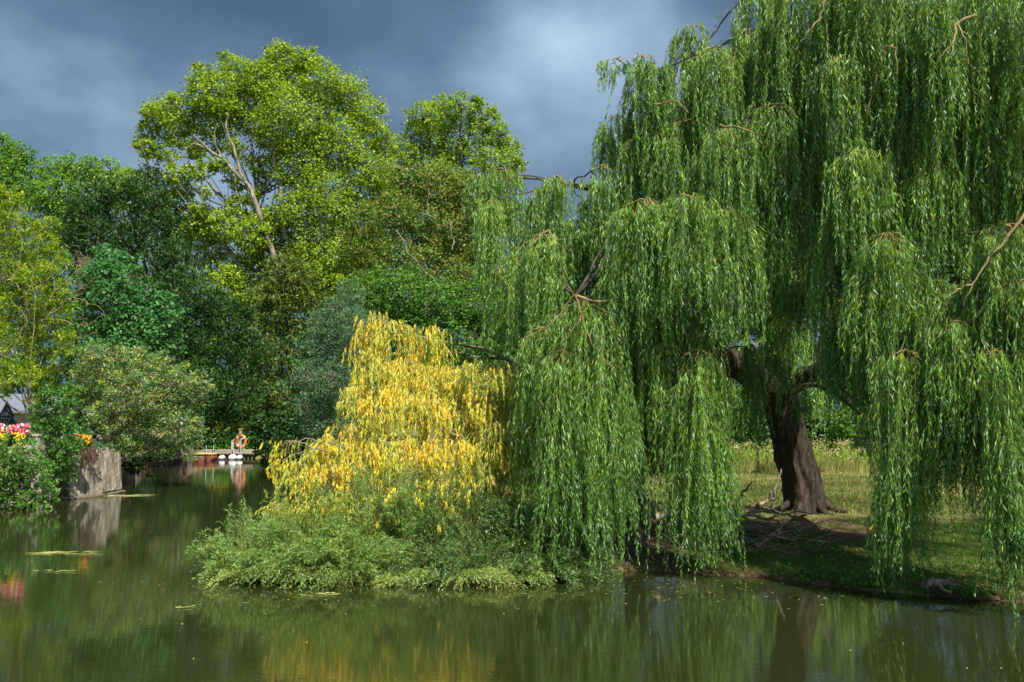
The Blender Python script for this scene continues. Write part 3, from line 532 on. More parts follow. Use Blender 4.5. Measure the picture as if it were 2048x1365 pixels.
def cascade(mb, tw, cx, cy, hw, by, D, n, seed, depth=0.75, lenvar=(0.55, 1.02), twigs=9, tr=0.012, stz=0.45, **kw):
    """one arching branch head with its curtain: (cx, cy) top, hw half width, by bottom, all in photo pixels at distance D"""
    g = rg(seed); T = at(cx, cy, D); k = D / F; R = hw * k; zb = at(cx, by, D)[2]; H = T[2] - zb
    n = int(n)
    m_ = max(4, n // 7); th = g.uniform(0, 2 * pi, m_); r = R * np.sqrt(g.random(m_)); u = g.random(m_)
    x = np.cos(th) * r; y = np.sin(th) * r * depth
    z = T[2] - 0.55 * R * (r / R) ** 2 - np.where(u < 0.5, 0, 1) * g.random(m_) * H * stz
    S = np.stack([T[0] + x * 0.85, np.full(m_, T[1]) + y * 0.85, z], 1)
    ln = (z - zb) * g.uniform(lenvar[0], lenvar[1], m_); tv = g.normal(0, 0.13 if D != 15.77 and kw.get('leaf', 1) > 0.08 else 0.22, m_)
    i = g.integers(0, m_, n); sp_ = 0.07 * g.uniform(0.5, 1.5, m_)[i]
    S = S[i] + g.normal(0, 1, (n, 3)) * sp_[:, None] * np.array([1, 1, 1.6]); S[:, 2] = np.minimum(S[:, 2], z[i] + (0.03 if kw.get('leaf', 1) > 0.08 else 0.11)); th = th[i] + g.normal(0, 0.5, n)
    O = nrm(np.stack([np.cos(th), np.sin(th), np.zeros(n)], 1)); ol = (R * 0.28 * g.uniform(0.2, 1.4, m_))[i] * g.uniform(0.7, 1.3, n)
    Ln = np.maximum(ln[i] * g.uniform(0.72, 1.06, n), 0.25)
    strands(mb, S, O, ol, Ln, seed + 1, sv=tv[i], dr=g.normal(0, 0.06, (m_, 2))[i] + g.normal(0, 0.02, (n, 2)), **kw)
    if twigs:
        ths = g.uniform(0, 2 * pi, twigs); ends = np.stack([T[0] + np.cos(ths) * R * 0.95, T[1] + np.sin(ths) * R * 0.7 - 0.05, T[2] - R * g.uniform(0.35, 1.1, twigs)], 1)
        N = 8; t = np.linspace(0, 1, N)[None, :, None]; mid = (T + ends) / 2 + np.array([0, 0, 1]) * R * 0.28
        P = (1 - t) ** 2 * T + 2 * t * (1 - t) * mid[:, None] + t ** 2 * ends[:, None]; P[:, 1:] += g.normal(0, 0.012, P[:, 1:].shape)
        V, Q = tube_batch(P, tr * (1.15 - 0.85 * np.linspace(0, 1, N))[None] * np.ones((twigs, 1)), 4); tw.add(V, Q, 0, None, True)
    return T

# great weeping willow
WB = at(1608, 1024, 19.0); WB[2] = float(gheight(WB[:1], WB[1:2])[0]) - 0.05
willow = empty('weeping_willow', WB, 'great green weeping willow filling the right side, its curtains hanging to the water', 'tree')
lf = MB(); tw = MB()
CAS = [  # cx, cy, hw, bottom, D, n
    (1008, 338, 44, 640, 16.0, 60), (958, 352, 20, 470, 16.0, 18), (985, 400, 34, 700, 15.8, 45), (1112, 352, 38, 700, 15.6, 55), (1085, 470, 60, 770, 15.2, 95), (1030, 520, 52, 760, 15.6, 70),
    (1165, 598, 84, 1150, 14.2, 190), (1088, 655, 40, 1050, 14.8, 70), (1122, 700, 56, 1155, 14.3, 120), (1200, 720, 55, 1165, 14.0, 110), (1145, 480, 45, 760, 16.2, 60), (1215, 560, 45, 900, 15.2, 60),
    (1265, 650, 50, 930, 15.0, 80), (1310, 620, 50, 960, 14.8, 90), (1300, 720, 45, 1000, 14.7, 70), (1370, 600, 55, 1010, 14.4, 90), (1400, 700, 48, 1150, 14.3, 120), (1425, 850, 36, 1150, 14.2, 80), (1345, 780, 36, 1040, 15.2, 40),
    (1285, 112, 34, 330, 15.2, 40), (1232, 118, 26, 205, 15.0, 20), (1310, 128, 50, 400, 15.2, 75), (1385, 52, 36, 300, 15.6, 55), (1425, 95, 48, 380, 15.2, 80), (1350, 150, 55, 420, 15.0, 80), (1240, 232, 40, 500, 15.0, 75), (1205, 330, 24, 600, 15.2, 50),
    (1300, 260, 60, 560, 14.6, 110), (1230, 380, 45, 640, 14.9, 75), (1290, 400, 60, 740, 14.4, 120), (1375, 240, 60, 560, 14.5, 110), (1370, 390, 65, 700, 14.2, 130), (1450, 260, 60, 600, 14.4, 110), (1180, 400, 26, 560, 16.0, 30),
    (1450, 420, 60, 720, 14.4, 110), (1240, 520, 50, 800, 15.0, 70), (1330, 520, 60, 820, 14.8, 100), (1430, 560, 50, 700, 14.8, 60), (1465, 110, 24, 260, 15.6, 25),
    (1512, -30, 42, 330, 15.0, 80), (1490, 60, 30, 380, 15.2, 50), (1560, 40, 60, 460, 14.4, 110), (1620, -60, 70, 380, 14.6, 110), (1540, 210, 60, 620, 14.5, 110), (1620, 150, 55, 560, 14.0, 100), (1600, 320, 60, 700, 14.3, 120),
    (1690, -40, 60, 340, 14.0, 100), (1690, 110, 55, 460, 13.7, 90), (1760, -80, 70, 300, 14.0, 100), (1775, 105, 58, 520, 13.2, 130), (1850, -40, 80, 360, 13.4, 120), (1895, 60, 70, 560, 12.8, 170), (1980, -60, 90, 330, 13.2, 130), (1990, 110, 70, 470, 12.8, 120),
    (1715, 300, 62, 640, 13.3, 130), (1800, 290, 70, 600, 13.0, 140), (1700, 440, 65, 820, 13.6, 130), (1780, 470, 70, 880, 13.1, 150), (1870, 330, 70, 700, 13.0, 140), (1950, 300, 60, 560, 13.4, 90), (2050, 120, 70, 560, 12.8, 120),
    (1850, 560, 60, 900, 13.2, 120), (1700, 600, 50, 860, 13.8, 80), (1760, 680, 50, 940, 13.4, 90), (1812, 700, 42, 1170, 12.8, 85), (1800, 900, 26, 1180, 12.9, 40), (1870, 640, 45, 990, 13.0, 80),
    (2010, 450, 60, 900, 12.1, 130), (1950, 560, 62, 1020, 12.0, 150), (1905, 640, 42, 1010, 12.3, 90), (2045, 560, 60, 1160, 11.8, 140), (1990, 640, 55, 1090, 11.9, 110), (2050, 760, 40, 1220, 11.7, 90), (1940, 720, 45, 990, 12.4, 70), (2010, 800, 40, 1100, 12.0, 60),
    (1600, 520, 60, 700, 15.2, 70), (1530, 600, 50, 715, 15.8, 60), (1505, 690, 28, 960, 16.2, 44), (1560, 640, 26, 860, 16.4, 40), (1600, 770, 14, 890, 16.6, 12), (1690, 680, 36, 880, 15.2, 55), (1540, 480, 60, 700, 15.6, 80),
    (1330, 690, 46, 1000, 14.5, 90), (1275, 620, 40, 960, 14.6, 70), (1150, 440, 34, 640, 15.8, 50), (1075, 380, 34, 600, 15.6, 50), (1620, 560, 50, 720, 15.4, 60), (1740, 560, 44, 900, 13.4, 70),
    (1985, 700, 26, 1180, 11.8, 50), (2035, 700, 30, 1235, 11.6, 80), (1800, 760, 22, 1200, 12.7, 50), (1900, 760, 30, 1060, 12.4, 50), (1830, 820, 26, 1080, 13.0, 36), (1740, 820, 24, 960, 13.4, 30),
    (2100, 300, 80, 800, 12.4, 120), (2110, -60, 90, 400, 12.8, 90),
]
jg = rg(5); CAS = [(cx, cy, hw, by, D + jg.uniform(-0.35, 0.7), n) for cx, cy, hw, by, D, n in CAS]
for i, (cx, cy, hw, by, D, n) in enumerate(CAS):
    cascade(lf, tw, cx, cy, hw, by, D, n * 1.75, 500 + 7 * i, topv=0.42, vb=(0.40, 0.2), lenvar=(0.45, 1.04) if by < 1060 else (0.66, 1.10), tr=0.008, twigs=6)  # topv brightens the leaf colour towards the arch tops, as if sunlit
# inner and rear strands of the crown
g = rg(77); n = 1100
px_ = g.uniform(1190, 2150, n); D_ = g.uniform(15.8, 24, n); py_ = g.uniform(150, 640, n) - np.where(px_ > 1450, 150, 0)
py_ = np.where(px_ < 1300, np.maximum(py_, 260), py_)
S = np.array([at(a_, b_, d_) for a_, b_, d_ in zip(px_, py_, D_)]); zlim = np.array([at(a_, g.uniform(600, 800), d_)[2] for a_, d_ in zip(px_, D_)])
Ln = np.clip((S[:, 2] - zlim) * g.uniform(0.5, 1, n), 0.6, 3.6); th = g.uniform(0, 6.28, n)
strands(lf, S, np.stack([np.cos(th), np.sin(th), th * 0], 1), g.uniform(0.1, 0.4, n), Ln, 78, gap=0.05, leaf=0.11, lw=0.022, vb=(0.4, 0.18))
g = rg(79); n = 170
px_ = g.uniform(1000, 1230, n); D_ = g.uniform(16, 18.5, n); py_ = g.uniform(440, 640, n)
S = np.array([at(a_, b_, d_) for a_, b_, d_ in zip(px_, py_, D_)]); Ln = g.uniform(1.0, 2.4, n); th = g.uniform(0, 6.28, n)
strands(lf, S, np.stack([np.cos(th), np.sin(th), th * 0], 1), g.uniform(0.1, 0.4, n), Ln, 80, gap=0.045, leaf=0.10, lw=0.02)
g = rg(81); n = 900    # added crown strands above and right of view, unseen, shading the bank
n = 2600; S = np.stack([g.uniform(2.6, 13, n), g.uniform(9.3, 18, n), g.uniform(4.0, 12.0, n)], 1); th = g.uniform(0, 6.28, n)
S = S[(S[:, 2] < 12.5 - 0.045 * ((S[:, 0] - 7) ** 2 + (S[:, 1] - 14.5) ** 2)) & (((S[:, 2] - 2.3) * F / S[:, 1] > 1060) | (S[:, 0] * F / S[:, 1] > 1120))]; th = g.uniform(0, 6.28, len(S))
strands(lf, S, np.stack([np.cos(th), np.sin(th), th * 0], 1), g.uniform(0.1, 0.4, len(S)), g.uniform(0.8, 1.6, len(S)), 82, gap=0.05, leaf=0.13, lw=0.028)
lf.build('crown', [M['willow'], M['twig_green']], willow)
tw.build('twigs', M['twig_gold'], willow)

def furrowed(mb, pts, rs, n, sides, seed, amp=0.10, flare=0.0):
    s = spline(np.hstack([np.asarray(pts, float), np.asarray(rs, float)[:, None]]), n); g = rg(seed); th = np.arange(sides) / sides * 2 * pi
    h = np.linspace(0, 1, n)[:, None]; mod = np.ones((n, sides))
    for k in range(9):
        f = g.integers(5, 17); ph = g.uniform(0, 6.28); tws = g.uniform(-5, 5); mod += amp / 3.2 * (1 - 2 * np.abs(np.sin(th[None] * f / 2 + ph + tws * h + 0.5 * np.sin(h * g.uniform(8, 20) + ph))) ** 0.7)
    mod += flare * np.exp(-h * 14) * (1 + 0.5 * np.cos(th[None] * 5 + 1)); mod += g.normal(0, amp * 0.12, mod.shape)
    V, Q = tube_batch(s[None, :, :3], s[None, :, 3], sides, mod[None]); mb.add(V, Q, 0, None, True); return s[:, :3]
t = MB(); w = 19.0 / F
furrowed(t, [WB + np.array([0, 0, -0.1]), at(1607, 985, 19), at(1590, 920, 19), at(1574, 850, 18.9), at(1560, 790, 18.8), at(1553, 735, 18.8)], [44 * w, 42 * w, 40 * w, 38 * w, 38 * w, 30 * w], 60, 56, 3, 0.11, 0.22)
t.build('trunk', M['bark'], willow)
def wl(pts, rpx, name='limb', furr=True, seed=5, nn=36):
    t = MB(); P = [at(*q) for q in pts]; r_ = [a_ * q[2] / F for a_, q in zip(rpx, pts)]
    if furr: furrowed(t, P, r_, nn, 22, seed, 0.12)
    else: limb(t, P, r_, nn, 8, wob=0.015, seed=seed)
    t.build(name, M['bark'] if furr else M['twig_tan'], willow); return P
t = MB()
for j, (dx, dy) in enumerate([(-0.75, -0.3), (-0.35, -0.7), (0.3, -0.65), (0.8, -0.25), (0.65, 0.4)]):
    P0 = WB + np.array([dx * 0.3, dy * 0.3, 0.28]); P1 = WB + np.array([dx * 0.75, dy * 0.75, 0.09]); P2 = WB + np.array([dx * 1.35, dy * 1.35, 0.0]); limb(t, [P0, P1, P2], [0.09, 0.05, 0.02], 10, 8, wob=0.015, seed=j)
t.build('root', M['bark'], willow)
LIMBS = []
LIMBS += wl([(1562, 800, 18.8), (1530, 770, 18.5), (1480, 735, 18), (1440, 720, 17.4), (1370, 680, 16.8), (1290, 640, 16.2), (1210, 612, 15.4), (1150, 595, 14.6)], [30, 30, 32, 30, 20, 14, 9, 5], seed=6)
LIMBS += wl([(1560, 780, 18.8), (1600, 755, 18.4), (1640, 742, 18), (1720, 700, 17), (1840, 630, 15.5), (1960, 540, 13.6), (2010, 470, 12.8), (2070, 420, 12.3)], [26, 22, 19, 18, 15, 10, 8, 6], seed=7)
LIMBS += wl([(1553, 745, 18.8), (1560, 620, 18.2), (1590, 450, 17.5), (1640, 250, 17), (1690, 60, 16.4), (1760, -120, 16)], [28, 25, 22, 18, 14, 9], seed=8)
LIMBS += wl([(1556, 700, 18.6), (1500, 580, 18), (1420, 490, 17.4), (1330, 440, 17), (1240, 400, 16.8), (1180, 377, 16.6), (1140, 372, 16.2)], [20, 18, 15, 12, 9, 8, 5], seed=9)
LIMBS += wl([(1580, 500, 17.8), (1500, 350, 17), (1430, 230, 16.4), (1390, 120, 16)], [16, 13, 10, 6], seed=10)
LIMBS += wl([(1620, 350, 17.4), (1720, 250, 16.4), (1840, 150, 15), (1940, 60, 13.6)], [16, 13, 10, 6], seed=12)
LIMBS += wl([(1660, 180, 16.8), (1800, 420, 15), (1760, 460, 14)], [10, 8, 5], seed=13)
LIMBS += wl([(1330, 440, 17), (1250, 300, 16.2), (1290, 150, 15.6)], [9, 7, 4], seed=14, nn=20)
# thin visible golden branches in front
for j, (pts, r) in enumerate([([(2060, 410, 12.0), (2010, 480, 11.9), (1975, 520, 11.8), (1945, 570, 11.8), (1925, 610, 11.8)], 5), ([(1945, 570, 11.8), (1900, 590, 11.8), (1885, 640, 11.9)], 3), ([(1950, 30, 12.6), (1915, 50, 12.5), (1905, 90, 12.4), (1875, 120, 12.4)], 5), ([(1915, 50, 12.5), (1930, 85, 12.4), (1935, 130, 12.4)], 3),
                             ([(1655, -10, 13.6), (1640, 30, 13.6), (1620, 65, 13.5), (1600, 85, 13.5)], 4), ([(1240, 600, 14.4), (1190, 602, 14.0), (1150, 592, 13.9), (1130, 612, 13.9), (1100, 650, 13.9), (1040, 680, 14)], 5), ([(1150, 592, 13.9), (1165, 640, 13.8), (1190, 700, 13.8), (1230, 745, 13.8)], 3),
                             ([(1165, 625, 13.8), (1135, 680, 13.8), (1120, 740, 13.8)], 2.5), ([(1300, 598, 14.2), (1340, 590, 14.1), (1380, 610, 14.1), (1395, 640, 14.1)], 3.5), ([(1100, 460, 15), (1060, 480, 14.9), (1010, 520, 14.9)], 3), ([(1100, 460, 15), (1110, 520, 14.9), (1115, 570, 14.9)], 2.5),
                             ([(1440, 250, 14.2), (1500, 265, 14.0), (1525, 290, 14)], 3), ([(1310, 210, 14.5), (1350, 205, 14.4), (1380, 225, 14.3)], 3), ([(1770, 100, 13), (1790, 95, 12.9), (1795, 150, 12.9)], 3), ([(1430, 150, 14.9), (1460, 130, 14.8), (1475, 95, 14.8)], 3), ([(1730, 235, 13.3), (1765, 120, 13), (1775, 95, 13)], 2.5)]):
    wl(pts, list(np.linspace(r * 0.75, 1.0, len(pts))), 'branch', False, 300 + j, 20)
# secondary wood: join each curtain head to the nearest limb
LP = np.array(LIMBS); t = MB()
for i, (cx, cy, hw, by, D, n) in enumerate(CAS):
    T = at(cx, cy, D) + np.array([0, 0.05, 0]); dd = np.linalg.norm(LP - T, axis=1) + np.maximum(LP[:, 2] - T[2], 0) * 2; s = LP[np.argmin(dd)]
    T[1] += 0.12; mm = (s + T) / 2 + np.array([0, 0.35, 0.10 * np.linalg.norm(T - s)]); r0 = 0.010 + 0.008 * np.linalg.norm(T - s)
    limb(t, [s, mm, T], [r0, r0 * 0.75, 0.009], 10, 5, seed=i, wob=0.03)
t.build('boughs', M['bark_dark'], willow)

# golden weeping willow
GB = np.array([at(1268, 935, 17.5)[0], 17.5, 0.30])
gold = empty('golden_willow', GB, 'golden yellow weeping willow leaning over the water left of centre', 'tree')
lf = MB(); tw = MB()
GC = [(757, 634, 40, 760, 15.8, 66), (735, 660, 28, 790, 15.8, 36), (812, 655, 28, 790, 16.0, 40), (868, 660, 28, 800, 16.0, 44), (745, 715, 40, 860, 15.6, 60), (810, 720, 50, 880, 15.6, 80), (875, 740, 40, 900, 15.7, 66), (715, 780, 36, 900, 15.4, 60),
      (780, 775, 50, 930, 15.2, 90), (855, 790, 55, 940, 15.3, 95), (925, 800, 45, 940, 15.6, 70), (955, 728, 40, 850, 16.2, 50), (1005, 735, 34, 880, 16.0, 66), (1040, 745, 34, 900, 16.0, 50), (925, 760, 36, 880, 15.7, 60), (970, 760, 44, 900, 15.6, 80), (1010, 800, 44, 940, 15.7, 90), (1045, 820, 36, 960, 15.6, 60), (955, 730, 42, 850, 15.3, 60), (1008, 738, 38, 880, 15.2, 60), (1042, 750, 26, 900, 15.1, 36), (1035, 870, 34, 1010, 15.1, 60), (1000, 850, 44, 980, 15.0, 70), (960, 800, 44, 920, 15.4, 70), (1030, 900, 36, 1010, 15.3, 50), (900, 740, 34, 860, 15.6, 50), (690, 850, 40, 960, 15.1, 60), (640, 885, 36, 990, 15.2, 54), (572, 885, 30, 960, 15.4, 30),
      (555, 925, 16, 1000, 15.4, 14), (600, 930, 30, 1030, 15.2, 36), (660, 930, 48, 1030, 15.0, 74), (740, 890, 50, 1010, 14.9, 84), (820, 880, 60, 1010, 15.0, 100), (900, 880, 60, 1010, 15.1, 100), (970, 860, 50, 990, 15.4, 80), (1020, 880, 36, 1000, 15.8, 50),
      (555, 1010, 22, 1055, 15.2, 24), (590, 990, 34, 1060, 15.0, 44), (640, 1000, 40, 1060, 14.8, 50), (705, 985, 44, 1050, 14.7, 50), (880, 960, 50, 1040, 14.8, 56), (960, 940, 45, 1040, 15.0, 50), (780, 970, 44, 1040, 14.7, 50)]
for i, (cx, cy, hw, by, D, n) in enumerate(GC):
    cascade(lf, tw, cx, cy, hw * 1.05, by, D, n * 2.6, 2500 + 7 * i, leaf=0.078, lw=0.0135, gap=0.022, vb=(0.43 if cx < 930 else 0.22, 0.24), tipv=-0.12, topv=0.12, twigs=5, tr=0.005, splay=0.38, lenvar=(0.35, 0.95), stz=0.7, depth=0.9, sway=0.08)
lf.build('crown', [M['gold'], M['twig_gold']], gold)
tw.build('twigs', M['twig_tan'], gold)
t = MB()
furrowed(t, [GB + np.array([0, 0, -0.1]), at(1262, 880, 17.4), at(1235, 830, 17.2), at(1190, 800, 17)], [0.18, 0.17, 0.15, 0.11], 30, 28, 21, 0.12, 0.2)
t.build('trunk', M['bark'], gold)
heads = [(1000, 760, 16.4), (870, 700, 16.2), (760, 660, 16), (940, 860, 15.9), (800, 850, 15.6), (660, 900, 15.4), (850, 760, 15.9)]
G0 = at(1190, 800, 17)
t = MB(); GP = []
for j, h in enumerate(heads):
    T = at(*h); a_ = (G0 + T) / 2 + np.array([0, 0.2, 0.25]); GP += [a_, T]; a_[1] += 0.5; limb(t, [G0, a_, T], [0.05, 0.03, 0.012], 14, 7, wob=0.03, seed=j)
GP = np.array(GP)
for i, (cx, cy, hw, by, D, n) in enumerate(GC):
    T = at(cx, cy, D); s = GP[np.argmin(np.linalg.norm(GP - T, axis=1) + np.maximum(GP[:, 2] - T[2], 0))]; T[1] += 0.1; limb(t, [s, (s + T) / 2 + np.array([0, 0.3, 0.08]), T], [0.018, 0.012, 0.006], 9, 5, wob=0.02, seed=i)
for pts in [[(1040, 965), (1010, 930), (985, 890), (950, 850)], [(1030, 975), (1000, 960), (960, 955)], [(1040, 940), (1020, 890), (985, 830)], [(700, 900), (650, 885), (620, 910), (600, 920)], [(660, 905), (630, 895), (600, 885), (570, 880)], [(930, 880), (890, 860), (870, 900)], [(760, 930), (730, 920), (715, 935)], [(990, 760), (950, 750), (915, 765)], [(1010, 780), (960, 790), (930, 785)], [(1020, 750), (980, 770), (940, 765)]]:
    limb(t, [at(x_, y_, 15.2 if x_ > 800 else 15.0) for x_, y_ in pts], list(np.linspace(0.011, 0.005, len(pts))), 14, 6, wob=0.02, seed=int(pts[0][0]))
t.build('limb', M['bark_grey'], gold)

# waterside willow shrubs
def shrub(name, label, mat, spec, seed, n, leaf=0.082, lw=0.0125, vb=(0.45, 0.2), gap=0.026):
    """spec: mounds (px, top_y, half width px, D, depth m)"""
    g = rg(seed); c0 = at(spec[0][0], 1150, spec[0][3]); root = empty(name, (c0[0], c0[1], 0.02), label, 'shrub')
    b = MB(); W = np.array([s[2] * (830 + 0 - 0) for s in spec], float); W /= W.sum(); tot = MB()
    for s, wgt in zip(spec, W):
        m_ = int(n * wgt); T = at(s[0], s[1], s[3]); R = s[2] * s[3] / F; Hh = T[2]
        nc = max(6, m_ // 9); ci = g.integers(0, nc, m_); cth = g.uniform(0, 2 * pi, nc); cu = g.random(nc) ** 0.75; cj = g.normal(0, 0.10, nc); cv_ = g.normal(0, 0.13, nc)
        th = cth[ci] + g.normal(0, 0.13, m_); u = np.clip(cu[ci] + g.normal(0, 0.07, m_), 0.001, 1)
        el = np.arccos(1 - u); # 0 top .. pi/2 rim; shoots come in sprays that arch over together
        tip = np.stack([T[0] + R * np.sin(el) * np.cos(th), s[3] + s[4] * np.sin(el) * np.sin(th), np.maximum(Hh * np.cos(el) ** 0.55 * 1.06, 0.03)], 1) * 1.0
        jit = 1 + 0.12 * np.sin(th * 5 + s[0]) + cj[ci] + g.normal(0, 0.07, m_); tip[:, 2] *= 1 + 0.13 * np.sin(th * 4 + el * 5 + s[1]) + g.normal(0, 0.09, m_); tip[:, :2] = T[:2] + (tip[:, :2] - T[:2]) * jit[:, None]
        c = np.array([T[0], s[3] + 0.1, -0.35]); o = tip - c; Lh = g.uniform(0.4, 1.05, m_) * np.minimum(1.0, 0.6 + 0.4 * Hh)
        base = tip - nrm(o * np.array([1, 1, 0.9])) * Lh[:, None] * 0.9; base[:, 2] = np.maximum(base[:, 2] - 0.10, 0.02)
        dr_ = (0.5 + 0.5 * np.sin(ci * 2.4)) * np.sin(el) ** 0.5; mid = (base + tip) / 2 + g.normal(0, 0.04, (m_, 3)); mid[:, 2] += 0.10 + 0.12 * dr_; rad_ = 0.06 + 0.26 * dr_ * Lh; tip = tip + np.stack([np.cos(th) * rad_, np.sin(th) * rad_, -g.uniform(0, 0.10, m_) - 0.28 * dr_ * Lh], 1); tip[:, 2] = np.maximum(tip[:, 2], 0.015)
        K = np.maximum(6, (Lh / gap).astype(int)); ii = np.repeat(np.arange(m_), K); kk = np.arange(len(ii)) - np.repeat(np.cumsum(K) - K, K)
        t = np.clip(0.12 + 0.88 * (kk + g.random(len(ii))) / K[ii], 0, 1)[:, None]
        P = (1 - t) ** 2 * base[ii] + 2 * t * (1 - t) * mid[ii] + t ** 2 * tip[ii]; Tn = nrm(2 * (1 - t) * (mid - base)[ii] + 2 * t * (tip - mid)[ii])
        rnd = g.normal(0, 1, P.shape); perp = nrm(rnd - (rnd * Tn).sum(1, keepdims=True) * Tn)
        d = nrm(Tn * 0.75 + perp * 0.75 * g.uniform(0.5, 1.3, len(P))[:, None]); sd = nrm(np.cross(d, g.normal(0, 1, P.shape)))
        l = leaf * g.uniform(0.6, 1.25, len(P)) * (1.05 - 0.4 * t[:, 0]); sv = cv_[ci] + g.normal(vb[0], vb[1] * 0.5, m_) + 0.12 * np.sin(tip[:, 0] * 3.1 + tip[:, 1] * 2)
        V, Q = leaf_quads(P, d, sd, l, lw); tot.add(V, Q, 0, np.clip(sv[ii] + g.normal(0, 0.12, len(P)) + 0.12 * t[:, 0], 0, 1))
        t5 = np.linspace(0, 1, 6)[None, :, None]; PP = (1 - t5) ** 2 * base[:, None] + 2 * t5 * (1 - t5) * mid[:, None] + t5 ** 2 * tip[:, None]
        V, Q = tube_batch(PP, 0.0038 * (1.2 - t5[..., 0]) * np.ones((m_, 1)), 3); b.add(V, Q, 0, None, True)
    tot.build('foliage', M[mat], root); b.build('twigs', M['twig_green'], root); return root
shrub('willow_shrub', 'pale green bushy willow shrub spreading over the water below the golden willow', 'shrub', [(490, 1035, 56, 14.6, 0.6), (540, 1050, 90, 14.4, 0.9), (630, 965, 100, 14.7, 0.9), (740, 950, 100, 14.8, 0.9), (700, 1060, 130, 14.1, 0.75), (590, 1100, 105, 14.1, 0.5), (820, 960, 80, 14.9, 0.8), (460, 1100, 36, 14.4, 0.4), (620, 1040, 90, 14.3, 0.8)], 91, 3600, vb=(0.5, 0.2))
shrub('willow_shrub', 'darker green willow shrub at the water right of the pale one', 'shrub_dark', [(890, 945, 90, 14.9, 0.8), (965, 955, 90, 14.9, 0.8), (1050, 1000, 90, 14.8, 0.8), (1130, 1070, 80, 14.8, 0.7), (870, 1080, 100, 14.2, 0.6), (960, 1070, 100, 14.2, 0.5), (1150, 1060, 60, 14.6, 0.5), (1090, 1090, 80, 14.1, 0.4)], 92, 3600, vb=(0.40, 0.2))
shrub('willow_shrub', 'yellowish willow sprays lying flat on the water in front of the darker shrub', 'shrub', [(930, 1130, 110, 13.8, 0.35), (1030, 1125, 80, 13.8, 0.35), (820, 1140, 60, 13.7, 0.3)], 93, 420, vb=(0.8, 0.12), leaf=0.065)
shrub('willow_shrub', 'wispy upright willow shoots at the left tip of the shrub over open water', 'shrub', [(450, 1015, 40, 14.7, 0.35), (500, 1005, 22, 14.8, 0.3), (425, 1060, 26, 14.5, 0.3)], 95, 130, vb=(0.5, 0.18), leaf=0.09)

# far weeping willow glimpsed under the curtain
FW = at(1600, 900, 30.0); FW[2] = 0.45
fw = empty('weeping_willow', FW, 'bright green weeping willow glimpsed across the meadow under the great willow', 'tree')
lf = MB(); tw = MB()
for i, (cx, cy, hw, by) in enumerate([(1470, 700, 60, 870), (1530, 680, 50, 850), (1440, 760, 40, 890), (1590, 650, 60, 780), (1650, 720, 45, 880), (1690, 700, 45, 860), (1740, 680, 50, 850), (1480, 600, 70, 800), (1660, 600, 70, 800), (1390, 700, 40, 880)]):
    cascade(lf, tw, cx, cy, hw, by, 30.0 + (i % 3) * 0.5, 60, 4000 + 7 * i, leaf=0.14, lw=0.035, gap=0.05, vb=(0.75, 0.12), twigs=5)
lf.build('crown', [M['willow'], M['twig_green']], fw); tw.build('twigs', M['twig_tan'], fw)
t = MB(); limb(t, [FW, at(1590, 800, 30), at(1560, 680, 30)], [0.22, 0.18, 0.08], 12, 10)
limb(t, [at(1590, 800, 30), at(1640, 700, 30.5), at(1680, 640, 30.5)], [0.15, 0.10, 0.05], 12, 8); t.build('trunk', M['bark_dark'], fw)

# ------------------------------------------------------------------ ground cover
def blades(name, x0, x1, y0, y1, n, h, w, mat, seed, vfun, land=(0.05, 99), lean=0.35, keep=None):
    g = rg(seed); X_ = g.uniform(x0, x1, n); Y_ = g.uniform(y0, y1, n); s = shore(X_, Y_) + 0.10 * hills(X_, Y_, 1.6); k = (s > land[0]) & (s < land[1])
    if keep is not None: k &= keep(X_, Y_, g)
    X_, Y_ = X_[k], Y_[k]; n = len(X_); B = np.stack([X_, Y_, gheight(X_, Y_) - 0.01], 1)
    d = nrm(np.array([0, 0, 1.0]) + g.normal(0, lean, (n, 3))); sd = nrm(np.cross(d, g.normal(0, 1, (n, 3)))); hh = h * g.uniform(0.4, 1.4, n)
    V, Q = leaf_quads(B, d, sd, hh, w, 0.25); b = MB(); b.add(V, Q, 0, np.clip(vfun(X_, Y_) + g.normal(0, 0.18, n), 0, 1)); return b.build(name, M[mat])
tag(blades('bank_grass', 0.5, 10, 11, 17.5, 160000, 0.05, 0.010, 'grass', 101, lambda x, y: 0.5 + 0.3 * hills(x, y, 1.5), keep=lambda x, y, g: (hills(x, y, 0.9) + 0.5 * hills(x + 3, y, 3) + g.normal(0, 0.3, len(x)) > (-0.75 + (y - 14.5) * 0.3)) & (x > 2.4 + (y - 14.5) * 0.3)),
    'short green grass on the shaded river bank', 'grass', kind='stuff')
tag(blades('meadow_grass', -1, 26, 18.5, 39, 170000, 0.075, 0.022, 'meadow', 102, lambda x, y: 0.36 + 0.22 * np.clip((y - 20) / 12, 0, 1) + 0.45 * hills(x, y * 1.6, 0.45) + 0.12 * hills(x, y, 2), lean=0.4), 'sunlit mown meadow grass with dry straw patches', 'grass', kind='stuff')
g = rg(103); n = 5500; X_ = g.uniform(0.5, 10, n); Y_ = g.uniform(12, 20, n); k = shore(X_, Y_) > 0.15; X_, Y_ = X_[k], Y_[k]; n = len(X_)
B = np.stack([X_, Y_, gheight(X_, Y_) + 0.015], 1); nv = nrm(np.array([0, 0, 1.0]) + g.normal(0, 0.3, (n, 3))); d = nrm(np.cross(nv, g.normal(0, 1, (n, 3))))
V, Q = leaf_quads(B, d, np.cross(nv, d), g.uniform(0.03, 0.07, n), 0.016); b = MB(); b.add(V, Q, 0, g.random(n))
tag(b.build('leaf_litter', M['litter']), 'fallen brown willow leaves scattered on the bank', 'leaf litter', kind='stuff')
